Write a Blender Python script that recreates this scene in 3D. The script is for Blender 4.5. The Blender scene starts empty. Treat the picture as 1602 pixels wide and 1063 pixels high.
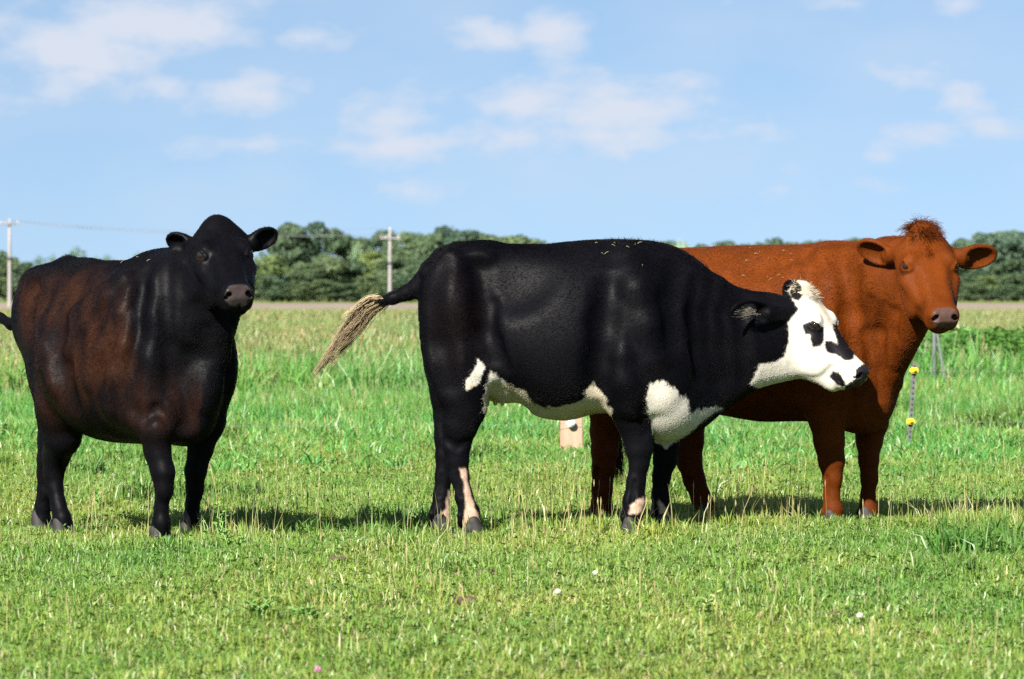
import bpy, bmesh, math, random
import numpy as np
from mathutils import Vector, Matrix

random.seed(7)
RNG = np.random.default_rng(7)
S = bpy.context.scene
COL = S.collection

# ------------------------------------------------------------------ camera, sky, sun, exposure
CAM_H = 1.09                     # eye height of the (crouching) photographer
FPX = 6740.0                     # focal length in photo pixels (photo is 1602 wide): about 151 mm
HZ = 468.0                       # row of the horizon
cd = bpy.data.cameras.new('camera')
cam = bpy.data.objects.new('camera', cd); COL.objects.link(cam)
cam.location = (0, 0, CAM_H); cam.rotation_euler = (math.pi/2, 0, 0)
cd.sensor_width = 36.0; cd.lens = FPX/1602*36.0
cd.shift_y = -(531.5-HZ)/1602
cd.clip_start = 0.5; cd.clip_end = 6000
cd.dof.use_dof = True; cd.dof.focus_distance = 19.9; cd.dof.aperture_fstop = 8.0
S.camera = cam

SUN_TRAVEL = Vector((0.64, 1.25, -1.0)).normalized()
SUN_EL = math.asin(-SUN_TRAVEL.z)
SUN_AZ = math.atan2(-SUN_TRAVEL.x, -SUN_TRAVEL.y)
sd = bpy.data.lights.new('sun', 'SUN'); sd.energy = 4.6; sd.angle = math.radians(0.53); sd.color = (1.0, 0.95, 0.86)
sun = bpy.data.objects.new('sun', sd); COL.objects.link(sun)
sun.rotation_euler = SUN_TRAVEL.to_track_quat('-Z', 'Y').to_euler()
sun.location = (-10, -20, 25)

W = bpy.data.worlds.new('World'); S.world = W; W.use_nodes = True
def build_world():
    """Nishita sky with scattered fair-weather clouds"""
    nt = W.node_tree; N = nt.nodes; L = nt.links
    N.clear()
    out = N.new('ShaderNodeOutputWorld'); bg = N.new('ShaderNodeBackground')
    sky = N.new('ShaderNodeTexSky'); sky.sky_type = 'NISHITA'; sky.sun_disc = False
    sky.sun_elevation = SUN_EL; sky.sun_rotation = SUN_AZ
    sky.air_density = SKY_AIR; sky.dust_density = SKY_DUST; sky.ozone_density = SKY_OZONE
    tc = N.new('ShaderNodeTexCoord')
    def M(op, a, b=None, c=None):
        x = N.new('ShaderNodeMath'); x.operation = op
        for k, v in enumerate((a, b, c)):
            if v is None: continue
            if hasattr(v, 'links'): L.new(v, x.inputs[k])
            else: x.inputs[k].default_value = v
        return x.outputs[0]
    sep = N.new('ShaderNodeSeparateXYZ'); L.new(tc.outputs['Generated'], sep.inputs[0])
    x, y, z = sep.outputs
    # clear air down to the skyline: look the sky up a little higher than the view ray
    zz = M('MULTIPLY_ADD', M('ABSOLUTE', z), 0.85, SKY_LIFT)
    cmb = N.new('ShaderNodeCombineXYZ'); L.new(x, cmb.inputs[0]); L.new(y, cmb.inputs[1]); L.new(zz, cmb.inputs[2])
    L.new(cmb.outputs[0], sky.inputs[0])
    az = M('ARCTAN2', x, y); el = M('ARCSINE', z)
    cv = N.new('ShaderNodeCombineXYZ'); L.new(az, cv.inputs[0]); L.new(M('MULTIPLY', el, 1.9), cv.inputs[1])
    def noise(scale, det, rough, off=0.0):
        n = N.new('ShaderNodeTexNoise'); n.inputs['Scale'].default_value = scale; n.inputs['Detail'].default_value = det
        n.inputs['Roughness'].default_value = rough
        cb = N.new('ShaderNodeVectorMath'); cb.operation = 'ADD'; L.new(cv.outputs[0], cb.inputs[0]); cb.inputs[1].default_value = (off, off*1.7, 0)
        L.new(cb.outputs[0], n.inputs['Vector']); return n.outputs['Fac']
    n1 = noise(55, 7, 0.58); n2 = noise(20, 3, 0.5, 3.1)
    wob = M('MULTIPLY_ADD', n1, 1.0, -0.5)
    best = None
    for (px, py, rx, ry, w) in CLOUDS:
        rx, ry = rx*1.30, ry*1.38
        a0 = (px-801)/FPX; e0 = (HZ-py)/FPX
        dx = M('MULTIPLY_ADD', az, FPX/rx, -a0*FPX/rx); dy = M('MULTIPLY_ADD', el, FPX/ry, -e0*FPX/ry)
        # flatter bases than tops
        r = M('SQRT', M('ADD', M('MULTIPLY', dx, dx), M('MULTIPLY', dy, dy)))
        f = M('MULTIPLY', M('SUBTRACT', 1.22, r), w)
        best = f if best is None else M('MAXIMUM', best, f)
    # elsewhere in the sky the same kind of cloud goes on
    oa = M('MAXIMUM', M('MULTIPLY_ADD', M('ABSOLUTE', az), 8.0, -1.1), M('MULTIPLY_ADD', el, 14.0, -1.05))
    gen = M('SUBTRACT', M('MULTIPLY', noise(5.0, 2, 0.5, 7.7), 3.2), 1.75)
    gen = M('MINIMUM', gen, M('MINIMUM', oa, 0.7))
    best = M('MAXIMUM', best, gen)
    d = M('ADD', best, M('MULTIPLY', wob, 2.3))
    d = M('MULTIPLY', d, M('MULTIPLY_ADD', n2, 0.6, 0.55))
    mr = N.new('ShaderNodeMapRange'); mr.interpolation_type = 'SMOOTHSTEP'; L.new(d, mr.inputs['Value'])
    mr.inputs['From Min'].default_value = -0.10; mr.inputs['From Max'].default_value = 0.80; mr.inputs['To Max'].default_value = 0.92
    hz = M('MINIMUM', M('MAXIMUM', M('MULTIPLY', el, 40.0), 0.0), 1.0)
    veil = M('MULTIPLY', M('MAXIMUM', M('MULTIPLY_ADD', n2, 1.8, -0.66), 0.0), 0.42)
    fac = M('MULTIPLY', M('MAXIMUM', mr.outputs[0], veil), hz)
    mx = N.new('ShaderNodeMix'); mx.data_type = 'RGBA'
    L.new(fac, mx.inputs['Factor'])
    sc = N.new('ShaderNodeVectorMath'); sc.operation = 'MULTIPLY'; L.new(sky.outputs[0], sc.inputs[0]); sc.inputs[1].default_value = SKY_TINT
    L.new(sc.outputs[0], mx.inputs['A']); mx.inputs['B'].default_value = CLOUD_COL
    L.new([o for o in mx.outputs if o.type == 'RGBA'][0], bg.inputs['Color'])
    bg.inputs['Strength'].default_value = SKY_STRENGTH
    L.new(bg.outputs[0], out.inputs['Surface'])
SKY_STRENGTH = 0.050; SKY_AIR, SKY_DUST, SKY_OZONE, SKY_LIFT = 1.0, 0.2, 1.6, 0.145
SKY_TINT = (.775, .785, .805); CLOUD_COL = (4.5, 4.8, 5.45, 1)
CLOUDS = [(240, 38, 130, 42, .9), (120, 85, 140, 42, .85), (120, 122, 85, 32, .7), (335, 42, 40, 32, .6), (385, 150, 75, 36, .65), (262, 135, 42, 22, .5),
          (615, 182, 70, 40, .7), (640, 228, 85, 24, .6), (395, 226, 80, 14, .5), (545, 230, 50, 12, .5), (768, 60, 55, 20, .65), (868, 52, 48, 28, .9),
          (830, 160, 75, 45, .7), (960, 168, 105, 36, .85), (930, 215, 130, 24, .65), (1110, 214, 75, 18, .5), (800, 205, 75, 32, .5), (1075, 130, 50, 14, .35),
          (1450, 216, 60, 22, .65), (1560, 204, 65, 22, .55), (1515, 160, 42, 20, .5), (1372, 245, 34, 12, .4), (1330, 8, 50, 13, .55), (1500, 8, 30, 10, .35),
          (1255, 295, 70, 15, .25), (655, 296, 60, 14, .25), (1410, 130, 40, 20, .25), (30, 160, 50, 12, .35), (490, 62, 50, 14, .35)]
build_world()
S.view_settings.view_transform = 'Standard'; S.view_settings.look = 'None'
S.view_settings.exposure = 1.70; S.view_settings.gamma = 1.0
S.cycles.use_denoising = False
S.cycles.sample_clamp_indirect = 3.0
S.cycles.max_bounces = 6; S.cycles.diffuse_bounces = 3; S.cycles.glossy_bounces = 2; S.cycles.transparent_max_bounces = 8
S.cycles.caustics_reflective = False; S.cycles.caustics_refractive = False

# ------------------------------------------------------------------ helpers
def at(px, py, Y):
    """a photo pixel at distance Y in front of the camera -> world point"""
    return np.array([(px-801.0)/FPX*Y, Y, CAM_H-(py-HZ)/FPX*Y])

def to_px(P):
    return np.stack([801.0+FPX*P[:, 0]/P[:, 1], HZ-(P[:, 2]-CAM_H)*FPX/P[:, 1]], 1)

def tag(o, label=None, cat=None, group=None, kind=None):
    if label: o['label'] = label
    if cat: o['category'] = cat
    if group: o['group'] = group
    if kind: o['kind'] = kind
    return o

def empty(name, loc, label=None, cat=None, group=None):
    o = bpy.data.objects.new(name, None); COL.objects.link(o); o.location = loc
    o.empty_display_size = 0.1
    return tag(o, label, cat, group)

def link(name, me, parent=None, mat=None, loc=None):
    o = bpy.data.objects.new(name, me); COL.objects.link(o)
    if mat is not None and not me.materials: me.materials.append(mat)
    if parent is not None: o.parent = parent
    if loc is not None: o.location = loc
    return o

def mesh_from(name, V, F, smooth=True):
    """V (n,3) array, F (m,k) array of quads or triangles (or a list of tuples)"""
    me = bpy.data.meshes.new(name)
    V = np.asarray(V, np.float32)
    if isinstance(F, np.ndarray):
        m, k = F.shape
        me.vertices.add(len(V)); me.vertices.foreach_set('co', V.ravel())
        me.loops.add(m*k); me.loops.foreach_set('vertex_index', F.astype(np.int32).ravel())
        me.polygons.add(m); me.polygons.foreach_set('loop_start', np.arange(0, m*k, k, dtype=np.int32))
        me.update(calc_edges=True)
    else:
        me.from_pydata(V.tolist(), [], F); me.update()
    if smooth:
        me.polygons.foreach_set('use_smooth', np.ones(len(me.polygons), bool))
    return me

def pchip(xs, ys, x):
    xs = np.asarray(xs, np.float64); ys = np.asarray(ys, np.float64)
    h = np.diff(xs); d = np.diff(ys)/h
    m = np.zeros(len(xs)); m[0] = d[0]; m[-1] = d[-1]
    for i in range(1, len(xs)-1):
        if d[i-1]*d[i] > 0:
            w1 = 2*h[i]+h[i-1]; w2 = h[i]+2*h[i-1]
            m[i] = (w1+w2)/(w1/d[i-1]+w2/d[i])
    xc = np.clip(x, xs[0], xs[-1])
    i = np.clip(np.searchsorted(xs, xc, side='right')-1, 0, len(xs)-2)
    t = (xc-xs[i])/h[i]
    return ((2*t**3-3*t**2+1)*ys[i] + (t**3-2*t**2+t)*h[i]*m[i] + (-2*t**3+3*t**2)*ys[i+1] + (t**3-t**2)*h[i]*m[i+1]).astype(np.float32)

# ---- a small implicit-surface modeller: smooth unions of tapered limbs, ellipsoids and lofts, meshed with surface nets
def smin(a, b, k):
    h = np.clip(0.5+0.5*(b-a)/k, 0, 1)
    return b*(1-h)+a*h-k*h*(1-h)

class Sculpt:
    def __init__(self): self.ops = []
    def add(self, fn, c, R, k=0.02, sub=False):
        self.ops.append((fn, np.asarray(c, np.float32), float(R), float(k), sub))
    def cone(self, a, b, ra, rb, k=0.02, flat=None, sub=False):
        a = np.asarray(a, np.float32); b = np.asarray(b, np.float32)
        if flat is not None: ax = np.asarray(flat[0], np.float32); fs = flat[1]-1.0
        ab = b-a; l2 = float(ab@ab)+1e-9
        def fn(p):
            q = p-a
            t = np.clip(q@ab/l2, 0, 1)
            e = q-t[:, None]*ab
            if flat is not None: e = e+np.outer(e@ax, ax)*fs
            return np.sqrt((e*e).sum(1))-(ra+(rb-ra)*t)
        self.add(fn, (a+b)/2, np.linalg.norm(ab)/2+max(ra, rb), k, sub)
    def chain(self, pts, rs, k=0.015, k0=None, flat=None):
        for i in range(len(pts)-1):
            self.cone(pts[i], pts[i+1], rs[i], rs[i+1], k0 if (i == 0 and k0) else k, flat)
    def ell(self, c, rad, M=None, k=0.03, sub=False):
        c = np.asarray(c, np.float32); r = np.asarray(rad, np.float32)
        M = np.eye(3, dtype=np.float32) if M is None else np.asarray(M, np.float32)   # rows: axes
        def fn(p):
            q = (p-c)@M.T
            a = q/r; b = a/r
            k0 = np.sqrt((a*a).sum(1)); k1 = np.sqrt((b*b).sum(1))+1e-9
            return k0*(k0-1.0)/k1
        self.add(fn, c, float(r.max()), k, sub)
    def loft(self, O, M, st, egg=0.0, ex=2.2, k=0.03):
        """O origin, M rows = (along, side, up); st rows: (s, top, bottom, half width)"""
        O = np.asarray(O, np.float32); M = np.asarray(M, np.float32); st = np.asarray(st, np.float64)
        def fn(p):
            q = (p-O)@M.T
            s = q[:, 0]
            top = pchip(st[:, 0], st[:, 1], s); bot = pchip(st[:, 0], st[:, 2], s); w = pchip(st[:, 0], st[:, 3], s)
            c = (top+bot)/2; b = np.maximum((top-bot)/2, 1e-3)
            t = (q[:, 2]-c)/b
            eg = pchip(st[:, 0], st[:, 4], s) if st.shape[1] > 4 else egg
            a = np.maximum(w*(1-eg*np.clip(t, -1.2, 1.2)), 1e-3)
            x = np.abs(q[:, 1])/a; y = np.abs(t)
            r = (x**ex+y**ex+1e-12)**(1/ex)
            g = np.sqrt((x**(ex-1)/a)**2+(y**(ex-1)/b)**2+1e-12)/np.maximum(r, 1e-4)**(ex-1)
            d = (r-1)/g
            over = np.maximum(st[0, 0]-s, s-st[-1, 0])
            return np.maximum(d, over)
        mid = (st[0, 0]+st[-1, 0])/2; zm = (st[:, 1].max()+st[:, 2].min())/2
        R = math.hypot((st[-1, 0]-st[0, 0])/2, (st[:, 1].max()-st[:, 2].min())/2)+st[:, 3].max()*0.6
        self.add(fn, O+M[0]*mid+M[2]*zm, R, k)
    def eval(self, P):
        d = np.full(len(P), 9.0, np.float32)
        for fn, c, R, k, sub in self.ops:
            q = P-c
            m = np.nonzero((q*q).sum(1) < (R+k+0.10)**2)[0]
            if not len(m): continue
            e = fn(P[m]).astype(np.float32)
            if sub: d[m] = -smin(-d[m], e, k)
            else:   d[m] = smin(d[m], e, k)
        return d
    def hit(self, px, py, y0, y1):
        """where the line of sight through a photo pixel meets the surface, and the normal there"""
        Y = np.linspace(y0, y1, 500)
        P = np.stack([(px-801.0)/FPX*Y, Y, CAM_H-(py-HZ)/FPX*Y], 1).astype(np.float32)
        k = np.nonzero(self.eval(P) < 0)[0]
        if not len(k): return None
        p = P[k[0]].astype(float); e = .004
        q = np.array([p+e*np.eye(3)[i] for i in range(3)]+[p-e*np.eye(3)[i] for i in range(3)], np.float32)
        d = self.eval(q); n = d[:3]-d[3:]; return p, n/(np.linalg.norm(n)+1e-9)
    def crease(self, pts, r, depth, k=.03, y0=18.2, y1=21.8):
        """a groove (depth > 0) or a swelling (depth < 0) along a line seen in the photograph"""
        H = [h for h in (self.hit(a, b, y0, y1) for a, b in pts) if h is not None]
        C = [p+n*(r-depth) if depth > 0 else p-n*(r+depth) for p, n in H]
        for i in range(len(C)-1):
            if np.linalg.norm(C[i]-C[i+1]) < .35: self.cone(C[i], C[i+1], r, r, k, None, depth > 0)
    def dent(self, px, py, rad, depth, k=.06, y0=18.2, y1=21.8):
        h = self.hit(px, py, y0, y1)
        if h is None: return
        p, n = h; r = np.array(rad); m = float(r.mean())
        self.ell(p+n*(m-depth) if depth > 0 else p-n*(m+depth), (r[0], m, r[1]), None, k, depth > 0)
    def mesh(self, lo, hi, h):
        lo = np.asarray(lo, np.float32); C = 5
        n = (np.ceil((np.asarray(hi)-lo)/h/C).astype(int)+1)*C
        nc = n//C+1
        ax = [lo[i]+np.arange(nc[i])*h*C for i in range(3)]
        G = np.stack(np.meshgrid(*ax, indexing='ij'), -1).reshape(-1, 3).astype(np.float32)
        dc = self.eval(G).reshape(nc)
        near = np.abs(dc) < 2.2*h*C
        big = np.where(dc < 0, -1.0, 1.0).astype(np.float32)
        D = big.repeat(C, 0).repeat(C, 1).repeat(C, 2)
        mk = near.copy()
        for a in range(3):                                   # a cell is refined when any corner is near
            s = np.roll(mk, -1, a); mk = mk | s
        K = mk.repeat(C, 0).repeat(C, 1).repeat(C, 2)
        idx = np.nonzero(K.ravel())[0]
        I = np.stack(np.unravel_index(idx, D.shape), 1)
        P = (lo+I*h).astype(np.float32)
        vals = np.empty(len(P), np.float32)
        for s in range(0, len(P), 400000): vals[s:s+400000] = self.eval(P[s:s+400000])
        D.ravel()[idx] = vals
        return surface_nets(D, lo, h)

def surface_nets(D, lo, h):
    s = D < 0
    nx, ny, nz = D.shape
    cnt = np.zeros((nx-1, ny-1, nz-1), np.int8)
    for i in (0, 1):
        for j in (0, 1):
            for k in (0, 1): cnt += s[i:nx-1+i, j:ny-1+j, k:nz-1+k]
    cells = np.nonzero(((cnt > 0) & (cnt < 8)).ravel())[0]
    vid = np.full(cnt.size, -1, np.int64); vid[cells] = np.arange(len(cells))
    vid = vid.reshape(cnt.shape)
    ci = np.stack(np.unravel_index(cells, cnt.shape), 1)
    acc = np.zeros((len(cells), 3)); nn = np.zeros(len(cells))
    corners = [(i, j, k) for i in (0, 1) for j in (0, 1) for k in (0, 1)]
    dv = {c: D[ci[:, 0]+c[0], ci[:, 1]+c[1], ci[:, 2]+c[2]] for c in corners}
    for c in corners:
        for a in range(3):
            if c[a]: continue
            e = list(c); e[a] = 1; e = tuple(e)
            d0, d1 = dv[c], dv[e]
            m = (d0 < 0) != (d1 < 0)
            t = d0[m]/(d0[m]-d1[m])
            p = np.repeat(np.array([c], float), m.sum(), 0); p[:, a] = t
            acc[m] += p; nn[m] += 1
    V = lo+(ci+acc/nn[:, None])*h
    F = []
    for a in range(3):
        b, c = (a+1) % 3, (a+2) % 3
        sl0 = [slice(1, -1)]*3; sl1 = [slice(1, -1)]*3
        sl0[a] = slice(0, -1); sl1[a] = slice(1, None)
        x = s[tuple(sl0)]; y = s[tuple(sl1)]
        for flip in (False, True):
            m = (~x & y) if flip else (x & ~y)
            I = np.stack(np.nonzero(m), 1)
            I[:, b] += 1; I[:, c] += 1
            def at_(db, dc):
                J = I.copy(); J[:, b] += db; J[:, c] += dc
                return vid[J[:, 0], J[:, 1], J[:, 2]]
            q = [at_(-1, -1), at_(0, -1), at_(0, 0), at_(-1, 0)]
            if flip: q = q[::-1]
            F.append(np.stack(q, 1))
    return V.astype(np.float32), np.concatenate(F)

def in_poly(P, poly):
    x, y = P[:, 0], P[:, 1]; r = np.zeros(len(P), bool)
    n = len(poly)
    for i in range(n):
        x0, y0 = poly[i]; x1, y1 = poly[(i+1) % n]
        if y0 == y1: continue
        c = ((y0 > y) != (y1 > y)) & (x < (x1-x0)*(y-y0)/(y1-y0)+x0)
        r ^= c
    return r

def vnoise(P, f, seed=0):
    """cheap smooth value noise, -1..1"""
    Q = P*f+seed*17.13
    i = np.floor(Q).astype(np.int64); t = Q-i; t = t*t*(3-2*t)
    def hsh(I):
        n = (I[:, 0]*374761393+I[:, 1]*668265263+I[:, 2]*2147483647+seed*1274126177) & 0x7fffffff
        n = ((n ^ (n >> 13))*1274126177) & 0x7fffffff
        return ((n ^ (n >> 16)) & 0xffff)/32767.5-1
    r = 0
    for a in (0, 1):
        for b in (0, 1):
            for c in (0, 1):
                w = (t[:, 0] if a else 1-t[:, 0])*(t[:, 1] if b else 1-t[:, 1])*(t[:, 2] if c else 1-t[:, 2])
                r = r+w*hsh(i+np.array([a, b, c]))
    return r

class NT:
    """tiny node-tree helper"""
    def __init__(self, name):
        self.m = bpy.data.materials.new(name); self.m.use_nodes = True
        self.t = self.m.node_tree; self.t.nodes.clear()
        self.out = self.n('ShaderNodeOutputMaterial')
    def n(self, typ, **kw):
        o = self.t.nodes.new(typ)
        for k, v in kw.items():
            if k.startswith('i_'):
                o.inputs[int(k[2:])].default_value = v
            else: setattr(o, k, v)
        return o
    def l(self, a, b): self.t.links.new(a, b)
    def surf(self, sh): self.l(sh, self.out.inputs['Surface'])
    def noise(self, scale, detail=3, rough=0.5, vec=None, lo=0.3, hi=0.7):
        x = self.n('ShaderNodeTexNoise'); x.inputs['Scale'].default_value = scale
        x.inputs['Detail'].default_value = detail; x.inputs['Roughness'].default_value = rough
        if vec is not None: self.l(vec, x.inputs['Vector'])
        r = self.n('ShaderNodeMapRange'); r.inputs['From Min'].default_value = lo; r.inputs['From Max'].default_value = hi
        self.l(x.outputs['Fac'], r.inputs['Value'])
        return r.outputs[0]
    def mix(self, fac, a, b, blend='MIX'):
        x = self.n('ShaderNodeMix', data_type='RGBA', blend_type=blend)
        for s, v in ((x.inputs['Factor'], fac), (x.inputs['A'], a), (x.inputs['B'], b)):
            if hasattr(v, 'links'): self.l(v, s)
            elif isinstance(v, (int, float)): s.default_value = v
            else: s.default_value = (*v, 1)
        return [o for o in x.outputs if o.type == 'RGBA'][0]
    def math(self, op, a, b=0.0):
        x = self.n('ShaderNodeMath', operation=op)
        for s, v in ((x.inputs[0], a), (x.inputs[1], b)):
            if hasattr(v, 'links'): self.l(v, s)
            else: s.default_value = v
        return x.outputs[0]

def plain(name, col, rough=0.6, metal=0.0, var=0.25, scale=30, bump=0.0):
    t = NT(name); p = t.n('ShaderNodeBsdfPrincipled')
    tc = t.n('ShaderNodeTexCoord')
    f = t.noise(scale, 4, 0.6, tc.outputs['Object'])
    dark = tuple(c*(1-var) for c in col); lite = tuple(min(1, c*(1+var)) for c in col)
    t.l(t.mix(f, dark, lite), p.inputs['Base Color'])
    p.inputs['Roughness'].default_value = rough; p.inputs['Metallic'].default_value = metal
    if bump:
        b = t.n('ShaderNodeBump'); b.inputs['Strength'].default_value = bump; b.inputs['Distance'].default_value = 0.005
        t.l(f, b.inputs['Height']); t.l(b.outputs[0], p.inputs['Normal'])
    t.surf(p.outputs[0]); return t.m
# ------------------------------------------------------------------ terrain
def ground_z(x, y):
    x = np.asarray(x, float); y = np.asarray(y, float)
    far = np.interp(y, [0, 230, 330, 345, 455, 520, 560, 1500], [0, 0, .09, .14, .56, .70, .76, .80])
    z = far+.012*np.sin(x*1.7+y*.9)*np.cos(y*.63-x*.4)*(y < 200)
    z = z-.042*np.exp(-(((x+2.13)/.45)**2+((y-20.0)/.45)**2))          # a hollow trodden by the hooves
    return z

def build_ground():
    ys = np.concatenate([np.arange(4, 45, .35), np.arange(45, 120, 2.5), np.arange(120, 640, 10), [700, 850, 1050, 1250]])
    V = []; nx = 61
    for y in ys:
        w = 3+y*.22 if y < 600 else 150+(y-600)*.6
        xs = np.linspace(-w, w, nx)
        V.append(np.stack([xs, np.full(nx, y), ground_z(xs, np.full(nx, y))], 1))
    V = np.concatenate(V)
    i = np.arange(len(ys)-1)[:, None]*nx+np.arange(nx-1)[None]
    F = np.stack([i, i+1, i+1+nx, i+nx], -1).reshape(-1, 4)
    t = NT('pasture_soil'); p = t.n('ShaderNodeBsdfPrincipled'); p.inputs['Roughness'].default_value = .95; p.inputs['Specular IOR Level'].default_value = .1
    g = t.n('ShaderNodeNewGeometry')
    mp = t.n('ShaderNodeMapping'); mp.inputs['Scale'].default_value = (1, .25, 1); t.l(g.outputs['Position'], mp.inputs['Vector'])
    big = t.noise(.5, 5, .6, mp.outputs[0], .35, .65); fine = t.noise(60, 4, .7, g.outputs['Position'])
    c = t.mix(big, (.055, .095, .018), (.105, .125, .035))
    c = t.mix(fine, t.mix(.6, c, (.03, .045, .012)), c)
    sp = t.n('ShaderNodeSeparateXYZ'); t.l(g.outputs['Position'], sp.inputs[0])
    fr = t.n('ShaderNodeMapRange'); t.l(sp.outputs[1], fr.inputs['Value']); fr.inputs['From Min'].default_value = 90; fr.inputs['From Max'].default_value = 240
    far = t.mix(t.noise(.12, 5, .6, mp.outputs[0], .35, .65), (.115, .16, .035), (.17, .17, .055))
    t.l(t.mix(fr.outputs[0], c, far), p.inputs['Base Color'])
    t.surf(p.outputs[0])
    tag(link('ground', mesh_from('ground', V, F), None, t.m), kind='structure')
    # the bare strip of earth in front of the wood
    ys = np.linspace(342, 455, 24); xs = np.linspace(-140, 140, 80)
    V = []
    for y in ys:
        yy = y+ (4*np.sin(xs*.11)+3*np.sin(xs*.31+1))*(1 if y in (ys[0], ys[-1]) else .3)
        V.append(np.stack([xs, yy, ground_z(xs, yy)+.03], 1))
    V = np.concatenate(V); nx = len(xs)
    i = np.arange(len(ys)-1)[:, None]*nx+np.arange(nx-1)[None]
    F = np.stack([i, i+1, i+1+nx, i+nx], -1).reshape(-1, 4)
    t = NT('dry_earth'); p = t.n('ShaderNodeBsdfPrincipled'); p.inputs['Roughness'].default_value = 1
    g = t.n('ShaderNodeNewGeometry'); mp = t.n('ShaderNodeMapping'); mp.inputs['Scale'].default_value = (.4, .06, 1); t.l(g.outputs['Position'], mp.inputs['Vector'])
    f = t.noise(.5, 5, .65, mp.outputs[0])
    t.l(t.mix(f, (.155, .115, .092), (.21, .16, .13)), p.inputs['Base Color']); t.surf(p.outputs[0])
    tag(link('dirt_road', mesh_from('dirt_road', V, F), None, t.m), kind='structure')
build_ground()

# ------------------------------------------------------------------ grass
def grass_material(name, hue=0.0, trans=.35):
    t = NT(name)
    a = t.n('ShaderNodeAttribute', attribute_name='tint')
    g = t.n('ShaderNodeNewGeometry')
    mp = t.n('ShaderNodeMapping'); mp.inputs['Scale'].default_value = (1, .45, .0); t.l(g.outputs['Position'], mp.inputs['Vector'])
    n1 = t.noise(.9, 5, .6, mp.outputs[0], .33, .67); n2 = t.noise(.28, 4, .55, mp.outputs[0], .36, .64)
    c = t.mix(1.0, a.outputs['Color'], t.mix(n1, (.72, .86, .78), (1.28, 1.10, 1.12)), 'MULTIPLY')
    c = t.mix(1.0, c, t.mix(n2, (.82, .97, .92), (1.20, 1.02, 1.02)), 'MULTIPLY')
    d = t.n('ShaderNodeBsdfDiffuse'); tr = t.n('ShaderNodeBsdfTranslucent'); gl = t.n('ShaderNodeBsdfGlossy'); gl.inputs['Roughness'].default_value = .45
    t.l(c, d.inputs[0]); t.l(t.mix(1.0, c, (1.15, 1.2, .7), 'MULTIPLY'), tr.inputs[0])
    m1 = t.n('ShaderNodeMixShader'); m1.inputs[0].default_value = trans; t.l(d.outputs[0], m1.inputs[1]); t.l(tr.outputs[0], m1.inputs[2])
    m2 = t.n('ShaderNodeMixShader'); m2.inputs[0].default_value = .04; t.l(m1.outputs[0], m2.inputs[1]); t.l(gl.outputs[0], m2.inputs[2])
    t.surf(m2.outputs[0]); return t.m

def blades(n, size, hmin, hmax, wid, lean, rng, cols, hpow=1.0, clump=0):
    """n bent tapering blades on a size x size patch -> V, F(list of arrays), colours"""
    xy = (rng.random((n, 2))-.5)*size
    if clump:
        c = (rng.random((clump, 2))-.5)*size
        k = rng.integers(0, clump, n); w = rng.random(n) < .7
        xy = np.where(w[:, None], c[k]+rng.normal(0, size*.05, (n, 2)), xy)
    h = hmin+(hmax-hmin)*rng.random(n)**hpow
    a = rng.random(n)*2*math.pi; b = rng.random(n)*2*math.pi
    ln = np.abs(rng.normal(0, lean, n))
    dirv = np.stack([np.cos(a), np.sin(a)], 1); sv = np.stack([np.cos(b), np.sin(b)], 1)
    w = wid*(.6+.8*rng.random(n))
    P = np.zeros((n, 5, 3))
    mid = xy+dirv*(h*ln*.35)[:, None]; tip = xy+dirv*(h*ln)[:, None]
    zm = h*.58*np.cos(np.minimum(ln*.3, 1.2)); zt = h*np.cos(np.minimum(ln*.8, 1.35))
    P[:, 0, :2] = xy-sv*w[:, None]*.4; P[:, 1, :2] = xy+sv*w[:, None]*.4; P[:, :2, 2] = -.01
    P[:, 2, :2] = mid-sv*w[:, None]*.5; P[:, 3, :2] = mid+sv*w[:, None]*.5; P[:, 2:4, 2] = zm[:, None]
    P[:, 4, :2] = tip; P[:, 4, 2] = zt
    base = np.arange(n)[:, None]*5
    F = np.concatenate([base+np.array([0, 1, 3]), base+np.array([0, 3, 2]), base+np.array([2, 3, 4])])
    ci = rng.choice(len(cols), n, p=[c[3] for c in cols])
    col = np.array([c[:3] for c in cols])[ci]*(.8+.4*rng.random((n, 1)))
    C = np.repeat(col, 5, 0)
    return P.reshape(-1, 3), F, C

def leaves(n, size, z0, z1, r, rng, cols):
    """small rounded leaves (clover, dandelion) lying at a slant"""
    c = np.concatenate([(rng.random((n, 2))-.5)*size, z0+(z1-z0)*rng.random((n, 1))], 1)
    nor = rng.normal(0, .45, (n, 3)); nor[:, 2] = 1; nor /= np.linalg.norm(nor, axis=1)[:, None]
    t = np.cross(nor, rng.normal(0, 1, (n, 3))); t /= np.linalg.norm(t, axis=1)[:, None]; b = np.cross(nor, t)
    rr = r*(.6+.8*rng.random((n, 1)))
    P = np.stack([c+t*rr*1.5, c+b*rr*.8, c-t*rr*1.3, c-b*rr*.8], 1)
    base = np.arange(n)[:, None]*4
    F = np.concatenate([base+np.array([0, 1, 2]), base+np.array([0, 2, 3])])
    ci = rng.choice(len(cols), n, p=[k[3] for k in cols])
    C = np.repeat(np.array([k[:3] for k in cols])[ci]*(.8+.4*rng.random((n, 1))), 4, 0)
    return P.reshape(-1, 3), F, C

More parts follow.
